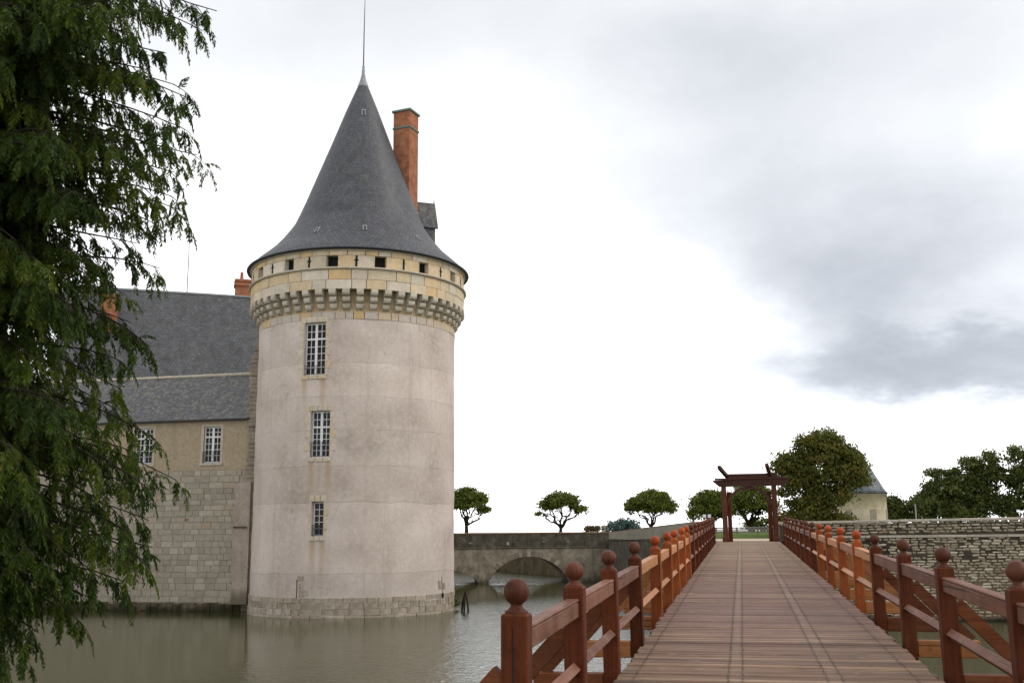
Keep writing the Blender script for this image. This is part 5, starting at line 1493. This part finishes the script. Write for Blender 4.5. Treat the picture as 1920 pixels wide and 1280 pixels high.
INNER_TIPS = [(-8.61, 11.72, 10.72), (-8.2, 10.44, 6.24), (-10.26, 11.88, 6.92), (-10.2, 12.64, 7.09), (-9.63, 11.55, 11.23), (-8.78, 11.79, 9.35), (-10.13, 12.42, 4.12), (-10.29, 12.2, 5.35), (-9.33, 11.91, 4.97), (-7.95, 10.84, 8.06), (-9.4, 10.17, 8.65), (-9.87, 13.7, 7.29), (-6.8, 10.35, 9.15), (-9.16, 11.03, 5.16), (-8.25, 11.99, 12.57), (-7.38, 9.7, 10.56), (-7.69, 9.72, 7.64), (-9.46, 11.08, 4.81), (-8.12, 8.49, 10.69), (-9.24, 13.01, 10.22), (-9.6, 11.87, 8.44), (-10.2, 12.84, 4.89), (-9.43, 12.17, 9.34), (-9.43, 12.25, 8.32), (-7.75, 8.29, 10.92), (-7.55, 8.64, 9.45), (-9.64, 12.17, 11.27), (-8.63, 10.58, 9.2), (-10.09, 13.74, 6.78), (-7.97, 10.68, 8.94), (-10.6, 13.03, 5.25), (-8.88, 11.62, 8.09), (-7.1, 9.31, 8.87), (-7.83, 10.2, 11.78), (-9.96, 11.4, 5.1), (-9.63, 12.27, 8.45), (-8.94, 11.35, 7.84), (-9.56, 11.47, 7.06), (-11.13, 13.25, 6.84), (-7.92, 11.19, 5.79), (-7.71, 9.2, 7.88), (-9.46, 11.13, 12.84), (-7.32, 9.79, 10.39), (-9.14, 10.57, 11.96), (-8.81, 11.14, 7.99), (-9.96, 12.42, 10.8), (-7.55, 9.8, 10.09), (-7.51, 8.86, 9.71), (-8.49, 10.01, 4.25), (-7.89, 8.53, 11.15), (-10.2, 13.21, 9.53), (-10.03, 11.74, 4.59), (-10.78, 12.78, 4.29), (-7.92, 10.66, 8.75), (-7.78, 9.91, 6.62), (-8.64, 11.91, 5.75), (-7.78, 11.04, 8.94), (-9.13, 10.85, 4.68), (-8.69, 9.68, 8.78), (-9.41, 10.31, 10.28), (-8.45, 9.32, 7.98), (-9.18, 10.8, 4.36), (-9.3, 10.95, 4.1), (-8.28, 9.42, 5.24), (-8.68, 10.44, 4.28), (-10.62, 12.54, 8.69), (-9.81, 11.31, 4.09), (-9.41, 11.31, 11.2), (-8.91, 10.65, 6.05), (-9.58, 11.8, 8.97), (-9.14, 11.27, 5.47), (-9.55, 11.81, 12.71), (-9.29, 11.76, 8.18), (-7.95, 10.68, 7.25), (-7.8, 11.52, 9.79), (-10.54, 12.48, 3.94), (-10.25, 12.72, 8.79), (-7.36, 9.63, 10.6), (-7.96, 10.92, 9.33), (-11.56, 13.09, 5.67), (-8.13, 10.44, 4.09), (-9.04, 10.75, 6.55), (-7.75, 8.46, 10.79), (-7.39, 9.78, 10.23), (-8.26, 9.38, 5.06), (-8.06, 11.97, 12.67), (-6.45, 9.55, 11.44), (-7.62, 9.71, 9.51), (-9.77, 11.66, 3.85), (-10.1, 12.16, 7.63), (-8.01, 9.75, 3.85), (-8.94, 11.77, 5.31), (-8.71, 10.55, 6.53), (-9.92, 11.18, 7.95), (-10.14, 11.73, 11.5), (-10.05, 12.0, 7.44), (-10.28, 12.78, 3.58), (-8.58, 11.58, 9.73), (-7.75, 10.7, 11.62), (-7.45, 9.78, 7.4), (-7.44, 10.19, 10.16), (-8.66, 9.57, 9.64), (-8.97, 10.06, 7.24), (-10.08, 11.46, 10.59), (-8.96, 11.43, 3.98), (-8.34, 10.25, 11.66), (-9.15, 12.34, 9.56), (-8.64, 10.32, 4.54), (-7.84, 10.21, 4.43), (-9.35, 11.95, 11.21), (-8.65, 9.96, 4.07), (-9.65, 12.35, 9.17), (-8.18, 10.36, 7.29), (-10.37, 13.51, 7.08), (-8.61, 9.61, 10.22), (-7.54, 9.77, 9.01), (-7.15, 9.83, 5.95), (-9.0, 10.49, 4.44), (-8.17, 10.05, 7.8), (-7.83, 10.8, 5.9), (-7.26, 9.26, 10.11), (-10.56, 12.83, 4.12), (-8.14, 10.98, 8.73), (-7.89, 9.04, 7.74), (-11.01, 13.12, 6.83), (-10.21, 13.11, 7.91), (-8.55, 9.22, 9.13), (-8.63, 10.04, 8.07), (-8.7, 10.91, 5.86), (-10.1, 12.57, 11.33), (-8.59, 11.98, 11.58), (-9.07, 11.61, 7.19), (-9.32, 12.38, 12.61), (-8.92, 11.4, 5.99), (-8.77, 9.95, 4.75), (-10.2, 13.06, 3.94), (-9.8, 10.97, 7.72), (-9.57, 11.0, 6.85), (-8.16, 9.39, 4.22), (-8.82, 12.16, 12.42), (-6.8, 9.92, 10.46), (-7.54, 10.01, 7.33), (-8.16, 10.93, 8.12), (-10.66, 13.47, 5.54), (-7.14, 9.69, 8.33), (-8.92, 10.24, 9.2), (-8.92, 10.55, 8.71), (-8.14, 10.62, 6.28), (-8.57, 11.52, 6.15), (-10.44, 12.23, 8.81), (-10.39, 12.5, 9.98), (-8.74, 10.13, 9.44), (-8.58, 10.99, 7.82), (-11.27, 12.71, 6.65), (-8.72, 11.05, 8.34), (-8.1, 10.9, 9.96), (-8.28, 10.2, 11.35), (-10.65, 12.06, 9.81), (-7.53, 10.58, 10.93), (-7.3, 9.45, 7.52), (-8.83, 10.94, 8.05), (-8.92, 9.35, 11.8), (-7.82, 9.6, 7.91), (-9.44, 12.54, 9.83), (-9.28, 10.42, 5.62), (-8.87, 11.78, 8.28), (-7.59, 10.02, 5.25), (-9.79, 11.86, 3.79), (-9.55, 13.08, 11.21), (-7.35, 9.3, 8.68), (-8.05, 10.71, 5.61), (-10.28, 13.68, 5.2), (-8.69, 10.26, 5.14), (-8.45, 9.73, 4.91), (-7.96, 10.97, 4.35), (-8.21, 9.03, 8.69), (-8.03, 10.64, 12.38), (-7.52, 10.91, 11.16), (-7.93, 10.41, 6.93), (-9.24, 11.59, 5.35), (-8.44, 10.07, 11.01), (-9.32, 11.88, 6.09), (-7.6, 9.6, 5.57), (-7.14, 9.83, 7.08), (-8.57, 11.43, 8.42), (-6.83, 8.91, 10.37), (-7.34, 8.99, 10.76), (-7.67, 10.46, 7.72), (-10.66, 12.72, 3.66), (-9.86, 13.06, 8.32), (-10.85, 12.98, 5.07), (-6.43, 9.03, 10.25), (-9.63, 10.92, 9.89), (-7.49, 10.05, 9.21), (-8.6, 11.88, 9.18), (-10.3, 13.45, 8.84), (-8.39, 9.61, 8.96), (-9.05, 11.44, 11.5), (-8.47, 9.89, 5.54), (-8.19, 11.33, 9.34), (-9.45, 11.37, 7.74), (-9.59, 11.75, 7.2), (-9.11, 11.37, 5.77), (-7.17, 8.57, 10.02), (-10.08, 11.11, 12.5), (-9.92, 13.01, 6.15), (-8.98, 10.65, 10.9), (-7.78, 10.24, 4.86), (-9.77, 10.47, 12.2), (-10.77, 12.49, 4.56), (-7.89, 11.36, 12.49), (-8.12, 10.08, 7.92), (-8.83, 10.34, 4.28), (-9.13, 11.78, 5.65), (-8.23, 9.47, 6.99), (-9.76, 11.96, 3.8), (-8.23, 9.78, 7.13), (-8.13, 9.03, 6.79), (-9.88, 12.82, 10.2), (-10.58, 12.88, 9.08), (-8.63, 10.77, 9.76), (-7.22, 8.02, 10.39), (-9.88, 12.31, 5.49), (-10.02, 12.7, 9.05), (-9.98, 11.3, 9.14), (-7.52, 9.75, 11.59), (-9.59, 12.79, 9.26), (-10.27, 12.95, 3.89), (-9.05, 10.7, 4.22), (-6.73, 8.54, 10.76), (-8.43, 10.19, 10.26), (-9.78, 12.54, 5.78), (-8.22, 11.38, 12.75), (-8.56, 10.46, 12.34), (-8.86, 12.75, 12.35), (-9.94, 12.94, 5.63), (-8.84, 10.8, 4.2), (-11.05, 12.76, 7.02), (-8.6, 10.31, 11.81), (-8.25, 9.99, 10.06)]


def build_cypress():
    rg = np.random.default_rng(77)
    tr = MB()
    tr.tube([(0, 0, -0.3), (0.02, 0, 1.0), (0.05, 0.02, 5), (0.0, 0.05, 9), (0.02, 0, 13.0), (0, 0, 16.0)], [0.62, 0.45, 0.36, 0.26, 0.14, 0.03], 14)
    tr.build('trunk', M['bark'], cyp, world=False, smooth=True)
    lm = MB()
    Q, T = [], []
    up = np.array([0, 0, 1.0])

    def spray(p, d, ln, tint):
        """a drooping twig carrying feathery branchlets on both sides"""
        n = 14
        d = d / np.linalg.norm(d)
        side = np.cross(d, up); side /= np.linalg.norm(side) + 1e-9
        pts = [p]
        dd = d.copy()
        for i in range(n):
            dd = dd + np.array([0, 0, -0.10]); dd /= np.linalg.norm(dd)
            pts.append(pts[-1] + dd * ln / n)
        pts = np.array(pts)
        # twig itself
        tw = 0.0035
        Q.append(np.stack([pts[0] - side * tw, pts[0] + side * tw, pts[-1] + side * tw * .4, pts[-1] - side * tw * .4])[None]); T.append([0.35 * tint])
        k = np.arange(1, n + 1)
        for s in (-1, 1):
            L_ = rg.uniform(0.075, 0.125, n) * (1.0 - 0.45 * k / n)
            out = side * s * rg.uniform(0.5, 1.0, (n, 1)) + dd * rg.uniform(0.35, 0.8, (n, 1)) + up * rg.uniform(-1.0, -0.1, (n, 1)) + rg.normal(size=(n, 3)) * 0.18
            out /= np.linalg.norm(out, axis=1, keepdims=True)
            a = pts[1:]; c = a + out * L_[:, None]
            wv = np.cross(out, rg.normal(size=(n, 3))); wv /= np.linalg.norm(wv, axis=1, keepdims=True) + 1e-9
            wd = rg.uniform(0.007, 0.013, (n, 1))
            mid = a + out * (L_ * 0.45)[:, None]
            Q.append(np.stack([a, mid + wv * wd, c, mid - wv * wd], axis=1)); T.append(np.clip(rg.normal(tint, 0.10, n), 0, 1))

    def bough(tip, dens, r0):
        tip = np.array(tip) - CY
        h = min(max(tip[2] + rg.uniform(-0.2, 1.3), 0.9), 15.0)
        st = np.array([0, 0, h])
        ln = np.linalg.norm(tip - st)
        path = []
        n = 12
        for i in range(n + 1):
            t = i / n
            p = st + (tip - st) * t
            p[2] += math.sin(PI * t) * 0.10 * ln + 0.05 * math.sin(9 * t + tip[0] * 7)
            p[0] += 0.07 * math.sin(6 * t + tip[2] * 3); p[1] += 0.08 * math.sin(7 * t + tip[2] * 5)
            path.append(p)
        lm.tube([tuple(p) for p in path], [r0 + (0.006 - r0) * (i / n) ** 0.8 for i in range(n + 1)], 6)
        P = np.array(path)
        bt = rg.uniform(0.12, 0.72)
        nsub = int(dens * ln * 4.6)
        for k in range(nsub):
            t = 0.26 + 0.74 * (k + rg.random()) / nsub
            f = t * n; i = min(int(f), n - 1); p = P[i] + (P[i + 1] - P[i]) * (f - i)
            ax = P[i + 1] - P[i]; ax /= np.linalg.norm(ax)
            sd = np.cross(ax, up); sd /= np.linalg.norm(sd)
            s = 1 if k % 2 else -1
            sl = rg.uniform(0.35, 0.90) * (1.10 - 0.68 * t)
            dv = ax * rg.uniform(0.5, 1.0) + sd * s * rg.uniform(0.3, 1.0) + up * rg.uniform(-0.65, 0.15)
            dv /= np.linalg.norm(dv)
            q0 = p; pts = [p]
            for j in range(4):
                dv = dv + np.array([0, 0, -0.12]); dv /= np.linalg.norm(dv)
                pts.append(pts[-1] + dv * sl / 4)
            lm.tube([tuple(v) for v in pts], [0.008, 0.006, 0.005, 0.003, 0.002], 4, False)
            ns = max(4, int(sl * 11))
            for j in range(ns):
                u = 0.12 + 0.88 * (j + rg.random()) / ns
                g = u * 4; ii = min(int(g), 3); pp = pts[ii] + (pts[ii + 1] - pts[ii]) * (g - ii)
                out = dv * rg.uniform(0.3, 1.0) + rg.normal(size=3) * 0.45 + up * rg.uniform(-0.85, 0.0)
                spray(pp, out, rg.uniform(0.14, 0.30), float(np.clip(bt + rg.normal() * 0.10, 0.02, 0.98)))
            spray(pts[-1], dv + np.array([0, 0, -0.2]), rg.uniform(0.2, 0.34), float(np.clip(bt + 0.1, 0, 1)))

    for tip in EDGE_TIPS: bough(tip, 1.0, rg.uniform(0.03, 0.05))
    for tip in INNER_TIPS: bough(tip, 1.0, rg.uniform(0.03, 0.05))
    # boughs on the far side of the trunk and overhead, outside the picture
    for k in range(16):
        a = rg.uniform(PI * 0.75, PI * 1.6); hh = rg.uniform(4, 14); ll = rg.uniform(2.0, 3.6)
        bough(CY + np.array([math.cos(a) * ll, math.sin(a) * ll, hh - 0.6]), 0.5, 0.04)
    lm.build('limbs', M['bark'], cyp, world=False)
    Qa = np.concatenate(Q); Ta = np.concatenate([np.asarray(t) for t in T])
    print('cypress quads', len(Qa))
    link('crown', quads_mesh('crown', Qa, Ta, M['leaf_cypress']), cyp)


build_cypress()
